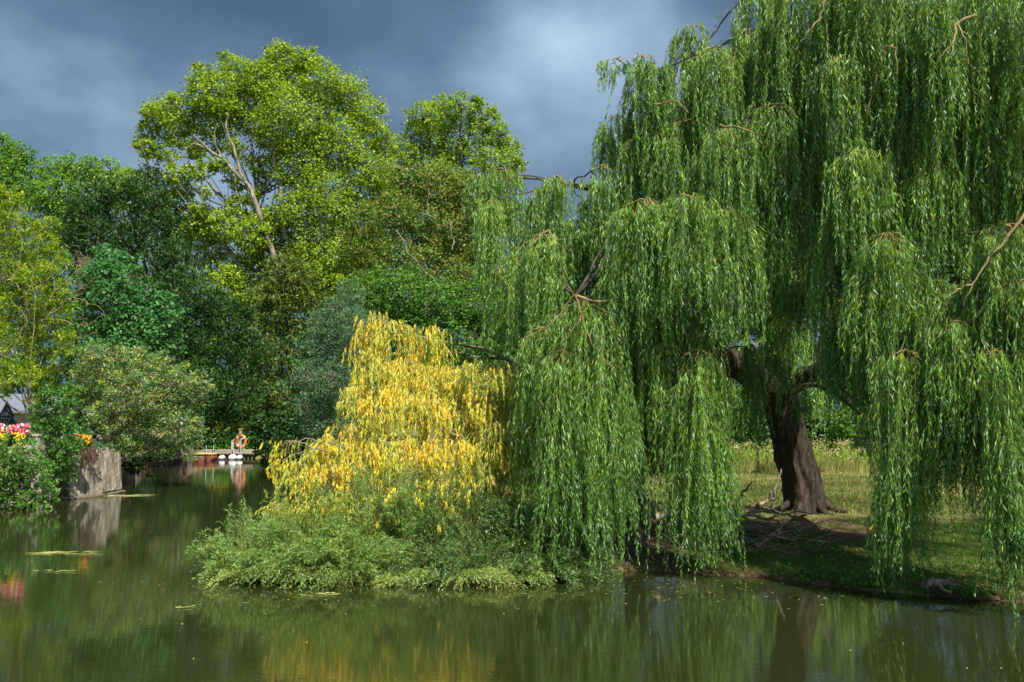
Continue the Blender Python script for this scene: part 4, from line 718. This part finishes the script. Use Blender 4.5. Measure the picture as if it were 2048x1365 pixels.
# tall weeds with pale seed heads
g = rg(104); b = MB(); n = 620; X_ = g.uniform(3.5, 20, n); Y_ = g.uniform(33.5, 38.5, n); H_ = 0.75 * g.uniform(0.4, 1.2, n) * (1 + 0.35 * hills(X_, Y_, 0.8))
S = np.stack([X_, Y_, np.full(n, 0.45)], 1); E = S + np.stack([g.normal(0, .1, n), g.normal(0, .1, n), H_], 1); t5 = np.linspace(0, 1, 4)[None, :, None]
V, Q = tube_batch(S[:, None] * (1 - t5) + E[:, None] * t5, np.full((n, 4), 0.008), 3); b.add(V, Q, 1)
k = 46; P = (S[:, None] * (1 - (t_ := g.random((n, k, 1)))) + E[:, None] * t_ + g.normal(0, 0.07, (n, k, 3))).reshape(-1, 3); d = nrm(g.normal(0, 1, P.shape) + np.array([0, 0, .5])); V, Q = leaf_quads(P, d, nrm(np.cross(d, g.normal(0, 1, P.shape))), 0.12, 0.035); b.add(V, Q, 0, g.random(len(P)))
k = 12; P = (E[:, None] + g.normal(0, 1, (n, k, 3)) * np.array([0.08, 0.08, 0.05])).reshape(-1, 3); P = P[np.repeat(g.random(n) < 0.6, k)]; d = nrm(g.normal(0, 1, P.shape)); V, Q = leaf_quads(P, d, nrm(np.cross(d, g.normal(0, 1, P.shape))), 0.06, 0.05); b.add(V, Q, 2, g.random(len(P)))
tag(b.build('tall_weeds', [M['loose'], M['litter'], M['seedhead']]), 'tall weeds with pale pinkish seed heads along the meadow edge', 'weeds', kind='stuff')
# dry tall grass in front of the weeds
tag(blades('dry_grass', 3, 22, 29.5, 37, 34000, 0.38, 0.02, 'meadow', 105, lambda x, y: 0.66 + 0.35 * hills(x, y, 0.7), lean=0.25, keep=lambda x, y, g: hills(x * 0.8, y * 0.8, 1.1) + g.normal(0, 0.35, len(x)) > 0.9 - (y - 29.5) * 0.28), 'tall straw-coloured grass below the seed heads', 'grass', kind='stuff')
# bank plants: small leafy weeds at the water line
g = rg(106); b = MB(); 
for px_, Dd in [(1720, 13.35), (1740, 13.3), (1760, 13.25), (1700, 13.5), (1930, 12.6), (1960, 12.5), (1600, 14.0), (1650, 13.8)]:
    c = at(px_, 1150, Dd); c[2] = max(0.05, float(gheight(c[:1], c[1:2])[0])); n = 60; P = c + g.normal(0, 1, (n, 3)) * np.array([0.12, 0.08, 0.04]) + np.array([0, 0, 0.08]); nv = nrm(np.array([0, -.4, 1.0]) + g.normal(0, .5, (n, 3))); d = nrm(np.cross(nv, g.normal(0, 1, (n, 3)))); V, Q = leaf_quads(P, d, np.cross(nv, d), 0.06, 0.04); b.add(V, Q, 0, g.random(n))
tag(b.build('waterside_weeds', M['grass']), 'small leafy green weeds at the edge of the bank', 'weeds', kind='stuff')

# ------------------------------------------------------------------ fallen branches
def gp(px, D, h=0.0):
    x = (px - 1024) / F * D; return np.array([x, D, max(0.02, float(gheight(np.array([x]), np.array([D]))[0])) + h])
def fallen(label, pts, r, forks=(), seed=0, mat='dead'):
    P = [at(*q) if len(q) == 3 else gp(q[0], q[1], q[3]) for q in pts]; P = [np.array([p_[0], p_[1], max(p_[2], float(gheight(p_[:1], p_[1:2])[0]) + r * 0.3)]) for p_ in P]
    root = empty('fallen_branch', P[0], label, 'fallen branch', 'fallen branches beside the willow trunk'); t = MB()
    limb(t, P, list(np.linspace(r, r * 0.4, len(P))), 20, 9, wob=0.02, seed=seed)
    t.build('stem', M[mat], root)
    for j, f in enumerate(forks):
        t = MB(); Q = [at(*q) for q in f]; limb(t, Q, list(np.linspace(r * 0.6, r * 0.2, len(Q))), 14, 6, wob=0.015, seed=seed + j + 1); t.build('fork', M[mat], root)
fallen('thick grey log lying left of the willow trunk', [(1440, 1058, 17.0), (1500, 1062, 17.0), (1560, 1066, 17.0), (1590, 1072, 17.0)], 0.075, [[(1540, 1064, 17), (1580, 1045, 16.8), (1610, 1028, 16.6)]], 1)
fallen('bent branch curving up with a bare forked tip left of the trunk', [(1450, 1040, 17.4), (1470, 1030, 17.4), (1475, 1000, 17.4), (1485, 985, 17.4), (1500, 968, 17.4), (1502, 965, 17.4)], 0.035, [[(1470, 1030, 17.4), (1480, 1010, 17.4), (1485, 992, 17.4)]], 2)
fallen('dark branch rising in an elbow close to the trunk', [(1500, 1030, 17.8), (1520, 1012, 17.8), (1535, 1002, 17.8), (1555, 998, 17.8)], 0.05, [[(1535, 1002, 17.8), (1540, 990, 17.8), (1542, 978, 17.8)]], 3)
fallen('tall thin stick leaning against the trunk', [(1545, 1018, 17.9), (1548, 985, 17.9), (1555, 960, 18.0), (1562, 940, 18.1)], 0.025, [], 4)
fallen('slanting branch propped across the pile nearest the water', [(1510, 1095, 15.6), (1540, 1075, 15.9), (1560, 1055, 16.3), (1580, 1040, 16.8)], 0.04, [[(1545, 1070, 16), (1580, 1080, 15.8), (1600, 1068, 15.9)]], 5)
fallen('long thin branch arched over the log', [(1445, 1045, 16.8), (1490, 1032, 16.8), (1540, 1035, 16.8), (1590, 1022, 16.8), (1640, 1030, 16.9)], 0.03, [[(1500, 1033, 16.8), (1540, 1020, 16.8), (1575, 1018, 16.8)], [(1540, 1035, 16.8), (1565, 1050, 16.6), (1590, 1045, 16.4)]], 6)
fallen('short crooked branch standing at the left of the pile', [(1445, 1030, 17.8), (1448, 1010, 17.8), (1450, 995, 17.8), (1455, 985, 17.8)], 0.03, [[(1448, 1010, 17.8), (1458, 1005, 17.8)]], 7)
fallen('weathered log half hidden behind the low curtain', [(1285, 1045, 16.4), (1330, 1030, 16.6), (1380, 1020, 16.8), (1430, 1022, 17)], 0.09, [[(1330, 1030, 16.6), (1300, 1000, 16.7), (1285, 960, 16.8)]], 8)
fallen('pale curved limb behind the left curtain', [(1255, 955, 16.6), (1275, 970, 16.6), (1290, 1000, 16.4), (1310, 1040, 16.2)], 0.07, [[(1275, 970, 16.6), (1300, 950, 16.8), (1320, 945, 17)]], 9)
fallen('rotten grey log on the waterline at the right', [(1848, 1168, 12.75), (1870, 1164, 12.8), (1895, 1166, 12.8), (1925, 1172, 12.7)], 0.05, [[(1870, 1164, 12.8), (1885, 1178, 12.6), (1900, 1188, 12.5)], [(1880, 1164, 12.8), (1910, 1158, 12.8)]], 10)
# brushwood: tangled twigs around them and at the foot of the curtains
g = rg(107); n = 190; cx = np.where(g.random(n) < 0.55, g.normal(1520, 60, n), g.uniform(1250, 1470, n)); Dd = g.uniform(15.1, 17.6, n)
S = np.array([gp(a_, d_, 0) for a_, d_ in zip(cx, Dd)]); S[:, 2] += g.uniform(0, 0.10, n); th = g.uniform(0, 6.28, n); Lh = g.uniform(0.3, 0.9, n)
E = S + np.stack([np.cos(th) * Lh, np.sin(th) * Lh * 0.5, g.uniform(-0.05, 0.28, n)], 1); mid = (S + E) / 2 + np.stack([g.normal(0, .05, n), g.normal(0, .05, n), g.uniform(0, .16, n)], 1)
t5 = np.linspace(0, 1, 6)[None, :, None]; PP = (1 - t5) ** 2 * S[:, None] + 2 * t5 * (1 - t5) * mid[:, None] + t5 ** 2 * E[:, None]
PP[..., 2] = np.maximum(PP[..., 2], gheight(PP[..., 0], PP[..., 1]) + 0.01)
V, Q = tube_batch(PP, g.uniform(0.004, 0.012, n)[:, None] * (1.2 - t5[..., 0]), 4); b = MB(); b.add(V, Q, 0, None, True)
tag(b.build('brushwood', M['dead']), 'tangle of dead twigs around the fallen branches', 'brushwood', kind='stuff')

# ------------------------------------------------------------------ floating reeds
for j, (lab, px0, px1, py, n) in enumerate([('long raft of floating reeds below the concrete wall', 75, 195, 1102, 13), ('short straight reed stem floating at far left', 70, 104, 1137, 4), ('thin curled reed bits floating right of the short stem', 118, 150, 1138, 5),
                                           ('pale scrap of reed floating in mid channel', 352, 386, 1207, 5), ('bleached reeds floating against the foot of the shrub', 600, 668, 1183, 8), ('green weed trailing from the foot of the concrete wall', 170, 290, 990, 16)]):
    g = rg(600 + j); D = 2.3 * F / (py - 830); b = MB(); n_ = n
    for q in range(n_):
        a_ = g.uniform(px0, px1); ln = g.uniform(0.2, 0.6) * (px1 - px0) * D / F; c = at(a_, py, D); ang = g.normal(0.0, 0.25)
        c[2] = 0.006; c[0] = np.clip(c[0], at(px0, py, D)[0], at(px1, py, D)[0]); c[1] += g.normal(0, 0.05) + (c[0] - at((px0 + px1) / 2, py, D)[0]) * 0.12
        P = [c + np.array([cos(ang) * s * ln - ln / 2, sin(ang) * s * ln + g.normal(0, .02), g.uniform(0, 0.012)]) for s in (0, .33, .66, 1)]
        limb(b, P, [0.002, 0.005, 0.004, 0.002], 8, 4)
    root = tag(b.build('floating_reed', M['reed']), lab, 'floating reeds', 'reeds floating on the river')

g = rg(108); n = 420; X_ = np.concatenate([g.uniform(-12, 7, 170), g.normal(1, 3.2, n - 170)]); Y_ = np.concatenate([g.uniform(9, 34, 170), 13.6 + g.normal(0, 0.8, n - 170)]); k = shore(X_, Y_) < -0.1; X_, Y_ = X_[k], Y_[k]; n = len(X_)
B = np.stack([X_, Y_, np.full(n, 0.006)], 1); a_ = g.uniform(0, 6.28, n); d = np.stack([np.cos(a_), np.sin(a_), a_ * 0], 1); V, Q = leaf_quads(B, d, np.stack([-d[:, 1], d[:, 0], a_ * 0], 1), g.uniform(0.03, 0.09, n), 0.016); b = MB(); b.add(V, Q, 0, g.random(n))
tag(b.build('floating_leaves', M['reed']), 'scattered narrow willow leaves floating on the river', 'floating leaves', kind='stuff')

# ------------------------------------------------------------------ left bank: walls, flowers, parasol, cafe
w = empty('retaining_wall', at(200, 985, 28.6) * np.array([1, 1, 0]), 'stained leaning concrete retaining wall rising from the water at left', 'wall')
def slab(mb, q, thick=0.35, cols=14, rows=14, seed=1, rough=0.005):
    """q: four corners (bottom-left, bottom-right, top-right, top-left) of the front face, thickened backwards"""
    q = [np.array(c, float) for c in q]; g = rg(seed); u, v = np.meshgrid(np.linspace(0, 1, cols), np.linspace(0, 1, rows))
    P = ((1 - u) * (1 - v))[..., None] * q[0] + (u * (1 - v))[..., None] * q[1] + (u * v)[..., None] * q[2] + ((1 - u) * v)[..., None] * q[3]
    P += g.normal(0, rough, P.shape); nv = nrm(np.cross(q[1] - q[0], q[3] - q[0])); Bk = P - nv * thick
    if nv[1] > 0: Bk = P + nv * thick
    n = rows * cols; id_ = np.arange(n).reshape(rows, cols); F1 = np.stack([id_[:-1, :-1], id_[:-1, 1:], id_[1:, 1:], id_[1:, :-1]], -1).reshape(-1, 4)
    rim = np.concatenate([id_[0], id_[1:, -1], id_[-1, ::-1][1:], id_[::-1, 0][1:-1]]); r2 = np.roll(rim, -1)
    mb.add(np.concatenate([P.reshape(-1, 3), Bk.reshape(-1, 3)]), np.concatenate([F1, F1[:, ::-1] + n, np.stack([rim, rim + n, r2 + n, r2], -1)]), smooth=False)
b = MB(); slab(b, [at(60, 1003, 26.4), at(206, 987, 28.6), at(219, 894, 28.9), at(60, 905, 26.7)], 0.4, 20, 14, 3); b.build('leaning_slab', M['concrete'], w)
b = MB(); slab(b, [at(203, 985, 29.3), at(244, 978, 30.4), at(241, 907, 30.5), at(210, 899, 29.5)], 0.5, 10, 12, 4); b.build('end_slab', M['concrete'], w)
b = MB(); limb(b, [at(100, 1001, 26.9) * np.array([1, 1, 0]) + [0, 0, .02], at(206, 988, 28.5) * np.array([1, 1, 0]) + [0, 0, .03], at(248, 981, 29.9) * np.array([1, 1, 0]) + [0, 0, .02]], [0.07, 0.07, 0.05], 20, 8, wob=0.02); b.build('footing', M['wood_dark'], w)
b = MB(); 
# dead ivy stems crawling on the slab
g = rg(61)
for k in range(60):
    x0 = g.uniform(150, 200); s = at(x0, g.uniform(893, 905), 28.0); e_ = s + np.array([g.normal(0, .12), -0.02, -g.uniform(0.1, 0.7)]); limb(b, [s, (s + e_) / 2 + g.normal(0, .03, 3), e_], [0.008, 0.006, 0.003], 6, 3)
b.build('dry_creeper', M['rust'], w)

sp_ = at(73, 872, 26.2); pil = empty('stone_pillar', (sp_[0], sp_[1], 0.9), 'square weathered stone pillar at the end of the petunia trough', 'pillar')
b = MB(); b.box((sp_[0], 26.2, 1.0), (0.13, 0.16, 1.5)); b.build('shaft', M['stone'], pil); b = MB(); b.box((sp_[0], 26.2, 1.775), (0.17, 0.2, 0.05)); b.build('cap', M['stone'], pil)

def flowers(label, px0, px1, py0, py1, D, seed, layers, nleaf=700):
    g = rg(seed); c = at((px0 + px1) / 2, py1, D); root = empty('flower_trough', c, label, 'flower trough')
    x0, x1 = at(px0, py0, D)[0], at(px1, py0, D)[0]; zt, zb = at(px0, py0, D)[2], at(px0, py1, D)[2]
    b = MB(); b.box(((x0 + x1) / 2, D + 0.12, zb + 0.02), (x1 - x0, 0.22, 0.2)); b.build('trough', M['wood_dark'], root)
    B = np.stack([g.uniform(x0, x1, nleaf), D + g.normal(0, .1, nleaf), g.uniform(zb - .05, zt, nleaf)], 1); d = nrm(g.normal(0, 1, B.shape)); V, Q = leaf_quads(B, d, nrm(np.cross(d, g.normal(0, 1, B.shape))), 0.07, 0.045); b = MB(); b.add(V, Q, 0, g.random(nleaf)); b.build('foliage', M['hedge'], root)
    for mat, n, xa, xb, za, zb_ in layers:
        b = MB(); k = 5; xs = np.clip(g.uniform(xa, xb, n), 0, 1) ; C_ = np.stack([x0 + xs * (x1 - x0), D - 0.12 + g.normal(0, .05, n), zb + (zt - zb) * g.uniform(za, zb_, n)], 1)
        nv = nrm(np.array([0.1, -1.0, 0.5]) + g.normal(0, .35, (n, 3))); a_ = nrm(np.cross(nv, g.normal(0, 1, (n, 3)))); c_ = np.cross(nv, a_); ps = g.uniform(0.025, 0.038, n)
        for q in range(k):
            th = q / k * 2 * pi; d = a_ * cos(th) + c_ * sin(th); sd = -a_ * sin(th) + c_ * cos(th); V, Q = leaf_quads(C_, nrm(d + nv * 0.25), sd, ps, ps * 1.3, 0.7); b.add(V, Q, 0, np.clip(g.random(n), 0, 1))
        b.build('blossom', M[mat], root)
    return root
flowers('trough of pink, white and yellow petunias on the wall at the left edge', -60, 64, 850, 882, 25.0, 71, [('petal_pink', 190, 0, 1.0, 0.5, 1.05), ('petal_white', 26, 0.3, 1, 0.5, 1.05), ('petal_yellow', 90, 0.35, 0.62, -0.1, 0.5), ('petal_yellow', 60, 0.78, 0.92, -0.3, 0.5), ('petal_orange', 30, 0.4, 1, 0.3, 0.8)], 900)
flowers('small trough of orange and red flowers on the wall above the leaning concrete', 142, 186, 866, 888, 27.2, 72, [('petal_orange', 46, 0.3, 1, 0.0, 0.8), ('petal_pink', 20, 0.0, 0.4, 0.5, 1.0), ('petal_yellow', 16, 0.5, 1.0, 0, 0.6)], 260)

# folded black parasol
pc = at(12, 870, 30.0); par = empty('folded_parasol', (pc[0], 30.0, 1.0), 'folded black parasol behind the petunias at the left edge', 'parasol')
b = MB(); limb(b, [np.array([pc[0], 30, 0.98]), np.array([pc[0], 30, 2.75])], [0.025, 0.025], 6, 8); b.build('pole', M['steel'], par)
n = 22; sides = 32; zz = np.linspace(0, 1, n); top = at(12, 806, 30)[2]; th = np.arange(sides) / sides * 2 * pi
rad = np.interp(zz, [0, 0.12, 0.35, 0.6, 0.9, 1], [0.43, 0.41, 0.30, 0.19, 0.07, 0.02]); z0 = 1.35
P = np.stack([np.full(n, pc[0]), np.full(n, 30.0), z0 + zz * (top - z0)], 1); mod = 1 + 0.20 * np.cos(th[None] * 8 + 1.2 * zz[:, None])
V, Q = tube_batch(P[None], rad[None], sides, mod[None]); b = MB(); b.add(V, Q, 0, None, True); b.build('canopy', M['black_cloth'], par)
zz = np.linspace(0, 1, 8); P = np.stack([np.full(8, pc[0]), np.full(8, 30.0), top - 0.40 + zz * 0.43], 1); V, Q = tube_batch(P[None], np.interp(zz, [0, .35, 1], [0.19, 0.13, 0.02])[None], sides, (1 + 0.10 * np.cos(th[None] * 8) * np.ones((8, 1)))[None]); b = MB(); b.add(V, Q, 0, None, True); b.build('vent_cap', M['black_cloth'], par)

# low cafe building behind the ash
cx0, cx1, D0 = at(-160, 830, 38)[0], at(158, 830, 38)[0], 38.0
caf = empty('riverside_building', ((cx0 + cx1) / 2, D0 + 2, 1.0), 'low stone building with a grey slate roof behind the parasol and ash', 'building')
b = MB(); b.box(((cx0 + cx1) / 2, D0 + 2.2, 1.7), (cx1 - cx0 - 0.5, 4, 1.5)); b.build('wall', M['stone'], caf)
b = MB(); ez, rz_ = at(0, 821, D0)[2], 3.15
b.add([(cx0, D0 - 0.3, ez), (cx1, D0 - 0.3, ez), (cx1, D0 + 2.2, rz_), (cx0, D0 + 2.2, rz_), (cx1, D0 + 4.7, ez), (cx0, D0 + 4.7, ez)], [[0, 1, 2, 3], [3, 2, 4, 5]])
b.add([(cx0, D0 - 0.3, ez - 0.1), (cx1, D0 - 0.3, ez - 0.1), (cx1, D0 + 2.2, rz_ - 0.1), (cx0, D0 + 2.2, rz_ - 0.1), (cx1, D0 + 4.7, ez - 0.1), (cx0, D0 + 4.7, ez - 0.1)], [[3, 2, 1, 0], [5, 4, 2, 3]])
b.add([(cx0, D0 - 0.3, ez - 0.1), (cx1, D0 - 0.3, ez - 0.1), (cx1, D0 - 0.3, ez), (cx0, D0 - 0.3, ez)], [[0, 1, 2, 3]])
b.add([(cx1, D0 - 0.3, ez - 0.1), (cx1, D0 + 4.7, ez - 0.1), (cx1, D0 + 2.2, rz_ - 0.1)], [[0, 1, 2]]); b.build('roof', M['slate'], caf)
for q in range(3):
    xx = cx0 + 1.2 + q * 1.9; f = MB()
    for dx, dz, sx, sz in ((0, 0.4, 0.9, 0.06), (0, -0.4, 0.9, 0.06), (-0.42, 0, 0.06, 0.74), (0.42, 0, 0.06, 0.74)): f.box((xx + dx, D0 + 0.17, 1.75 + dz), (sx, 0.08, sz))
    wf = f.build('window', M['white_pl'], caf); f = MB(); f.box((xx, D0 + 0.185, 1.75), (0.78, 0.03, 0.74)); 
    pane = f.build('pane', M['glass'], wf)
for o in list(bpy.data.objects):
    if o.name.startswith('pane') and o.parent: pass

# ------------------------------------------------------------------ far end of the channel
def px2x(px, D): return (px - 1024) / F * D
q = empty('channel_wall', (px2x(350, 47), 47, 0), 'low grey panelled wall along the left of the far channel', 'wall')
x0, y0_, x1, y1_ = px2x(262, 43), 43.0, px2x(405, 52.5), 52.5
for k in range(4):
    t0, t1 = k / 4 + 0.005, (k + 1) / 4 - 0.02; a_ = np.array([x0 + (x1 - x0) * t0, y0_ + (y1_ - y0_) * t0]); c_ = np.array([x0 + (x1 - x0) * t1, y0_ + (y1_ - y0_) * t1])
    b = MB(); slab(b, [(a_[0], a_[1], 0.18), (c_[0], c_[1], 0.18), (c_[0], c_[1], 0.72), (a_[0], a_[1], 0.72)], 0.2, 12, 6, 70 + k, 0.006); b.build('panel', M['concrete'], q)
    e_ = np.array([x0 + (x1 - x0) * (t1 + 0.012), y0_ + (y1_ - y0_) * (t1 + 0.012)]); b = MB(); b.box((e_[0], e_[1] - 0.08, 0.35), (0.22, 0.22, 1.0), 0.9); b.build('post', M['rust'], q)
b = MB()
for k in range(34):
    t_ = k / 33; b.box((x0 + (x1 - x0) * t_, y0_ + (y1_ - y0_) * t_ + 0.06, 0.0), (0.07, 0.07, 0.36), 0.9)
b.build('sheet_piling', M['wood_dark'], q)

dk = empty('jetty', (px2x(447, 52.5), 52.5, 0), 'low wooden jetty across the end of the channel', 'jetty')
xa, xb = px2x(396, 52), px2x(508, 52)
b = MB(); nb_ = 28
for k in range(nb_): b.box((xa + (xb - xa) * (k + .5) / nb_, 52.9, 0.44 + 0.004 * (k % 3)), ((xb - xa) / nb_ - 0.012, 1.5, 0.045))
b.build('deck', M['wood'], dk); b = MB(); b.box(((xa + xb) / 2, 52.12, 0.36), (xb - xa, 0.06, 0.11)); b.build('edge_beam', M['wood'], dk)
for k in range(15):
    b = MB(); X0 = xa + 0.1 + (xb - xa - 0.2) * k / 14; limb(b, [np.array([X0, 52.25, -0.5]), np.array([X0, 52.25, 0.33])], [0.05, 0.05], 4, 8); b.build('pile', M['wood_dark'], dk)
def hoop(px, D, label, top=0.98):
    X0 = px2x(px, D); r = empty('ladder_rail', (X0, D, 0.46), label, 'handrail', 'handrails on the jetty')
    for s in (0, 0.38):
        b = MB(); limb(b, [np.array([X0 + s, D - .02, 0.1]), np.array([X0 + s, D - .02, top - 0.12]), np.array([X0 + s + 0.02, D + 0.02, top]), np.array([X0 + s + 0.14, D + 0.25, top + .02]), np.array([X0 + s + 0.20, D + 0.45, top - .05])], [0.022] * 5, 18, 6); b.build('rail', M['steel'], r)
    for z in (0.15, 0.32):
        b = MB(); limb(b, [np.array([X0, D - .02, z]), np.array([X0 + .38, D - .02, z])], [0.018] * 2, 4, 6); b.build('rung', M['steel'], r)
hoop(416, 52.0, 'hooped steel ladder rail at the left end of the jetty', 1.06); hoop(470, 52.0, 'hooped steel ladder rail beside the life ring post', 1.06)
X0 = px2x(478, 52); lp = empty('life_ring_post', (X0, 52.3, 0.46), 'wooden post on the jetty carrying the life ring', 'post')
b = MB(); b.box((X0 + 0.02, 52.45, 0.98), (0.12, 0.12, 1.1)); b.build('shaft', M['wood'], lp); b = MB(); b.box((X0 + 0.02, 52.45, 1.56), (0.2, 0.18, 0.05)); b.build('cap', M['wood'], lp)
lr = empty('life_ring', (X0 + .06, 52.3, 0.86), 'orange life ring hanging above the jetty', 'life ring'); b = MB()
th = np.linspace(0, 2 * pi, 33); c_ = np.array([X0 + 0.08, 52.28, 0.93]); P = c_ + np.stack([np.cos(th) * 0.23, np.cos(th) * 0.05, np.sin(th) * 0.31], 1)
V, Q = tube_batch(P[None], np.full((1, 33), 0.065), 10); b.add(V, Q, 0, None, True); b.build('ring', M['orange_pl'], lr); b = MB()
for a_ in (0.8, 2.4, 3.9, 5.5):
    b = MB(); cc = c_ + np.array([cos(a_) * 0.23, cos(a_) * 0.05, sin(a_) * 0.31]); tt = np.array([-sin(a_) * 0.23, 0, cos(a_) * 0.31]); tt /= np.linalg.norm(tt); limb(b, [cc - tt * 0.03, cc + tt * 0.03], [0.069, 0.069], 4, 10); b.build('band', M['white_pl'], lr)
for px_, lab, s in [(447, 'white buoy floating alone left of the other two', .13), (468, 'larger white buoy with a blue end below the ladder rail', .17), (482, 'white buoy floating under the life ring', .13)]:
    X0 = px2x(px_, 51.7); r = empty('mooring_buoy', (X0, 51.7, 0.12), lab, 'buoy', 'white buoys by the jetty'); zz = np.linspace(0, 1, 14)
    ang = 0.35; P = np.array([X0, 51.7, 0.11]) + np.stack([(zz - .5) * s * 2.6 * cos(ang), (zz - .5) * s * .4, (zz - .5) * s * 2.2 * sin(ang)], 1); rr = s * np.sqrt(np.maximum(1 - (2 * zz - 1) ** 2, 0.02)); V, Q = tube_batch(P[None], rr[None], 14); b = MB(); b.add(V, Q, 0, None, True); b.build('float', M['white_pl'], r)
    b = MB(); limb(b, [P[0] + [0, 0, .0], P[0] - np.array([s * .35, 0, s * .1])], [s * .25, s * .18], 4, 8); b.build('eye', M['black_cloth'], r)
# red punt moored in front of the jetty
pu = empty('moored_punt', (px2x(412, 50.5), 50.7, 0), 'red-brown punt with a pale yellow rim moored at the jetty', 'boat')
xa2, xb2 = px2x(392, 50.7), px2x(434, 50.7); N = 13; u = np.linspace(0, 1, N); hw_ = 0.38 * np.interp(u, [0, .12, .88, 1], [.75, 1, 1, .75]); zb = np.interp(u, [0, .15, .85, 1], [.15, -.06, -.06, .15]); zt = np.full(N, .34); xs = xa2 + (xb2 - xa2) * u
o1 = np.stack([xs, 50.7 - hw_, zt], 1); o2 = np.stack([xs, 50.7 - hw_ * .85, zb], 1); o3 = np.stack([xs, 50.7 + hw_ * .85, zb], 1); o4 = np.stack([xs, 50.7 + hw_, zt], 1)
V = np.stack([o1, o2, o3, o4], 1).reshape(-1, 3); fs = [[i * 4 + j, i * 4 + j + 1, i * 4 + j + 5, i * 4 + j + 4] for i in range(N - 1) for j in range(3)] + [[0, 3, 2, 1], [(N - 1) * 4, (N - 1) * 4 + 1, (N - 1) * 4 + 2, (N - 1) * 4 + 3]]
b = MB(); b.add(V, fs); b.build('hull', M['hull'], pu); b = MB(); P = np.concatenate([o1, o4[::-1], o1[:1]]); V, Q = tube_batch(P[None], np.full((1, len(P)), .035), 6); b.add(V, Q); b.build('gunwale', M['gunwale'], pu)
for k in (0.3, 0.7):
    b = MB(); b.box((xa2 + (xb2 - xa2) * k, 50.7, 0.27), (0.2, 0.7, 0.03)); b.build('seat', M['wood'], pu)
hr = empty('handrail', (px2x(464, 54), 54.0, 0.5), 'sloping pale metal handrail above the hedge by the life ring', 'handrail')
b = MB(); limb(b, [at(463, 884, 54.0), at(478, 873, 54.0)], [0.035, 0.035], 5, 6); b.build('rail', M['white_pl'], hr)
b = MB(); limb(b, [at(478, 873, 54.0), at(478, 900, 54.0)], [0.03, 0.03], 5, 6); limb(b, [at(464, 884, 54.0), at(464, 900, 54.0)], [0.03, 0.03], 5, 6); b.build('post', M['white_pl'], hr)
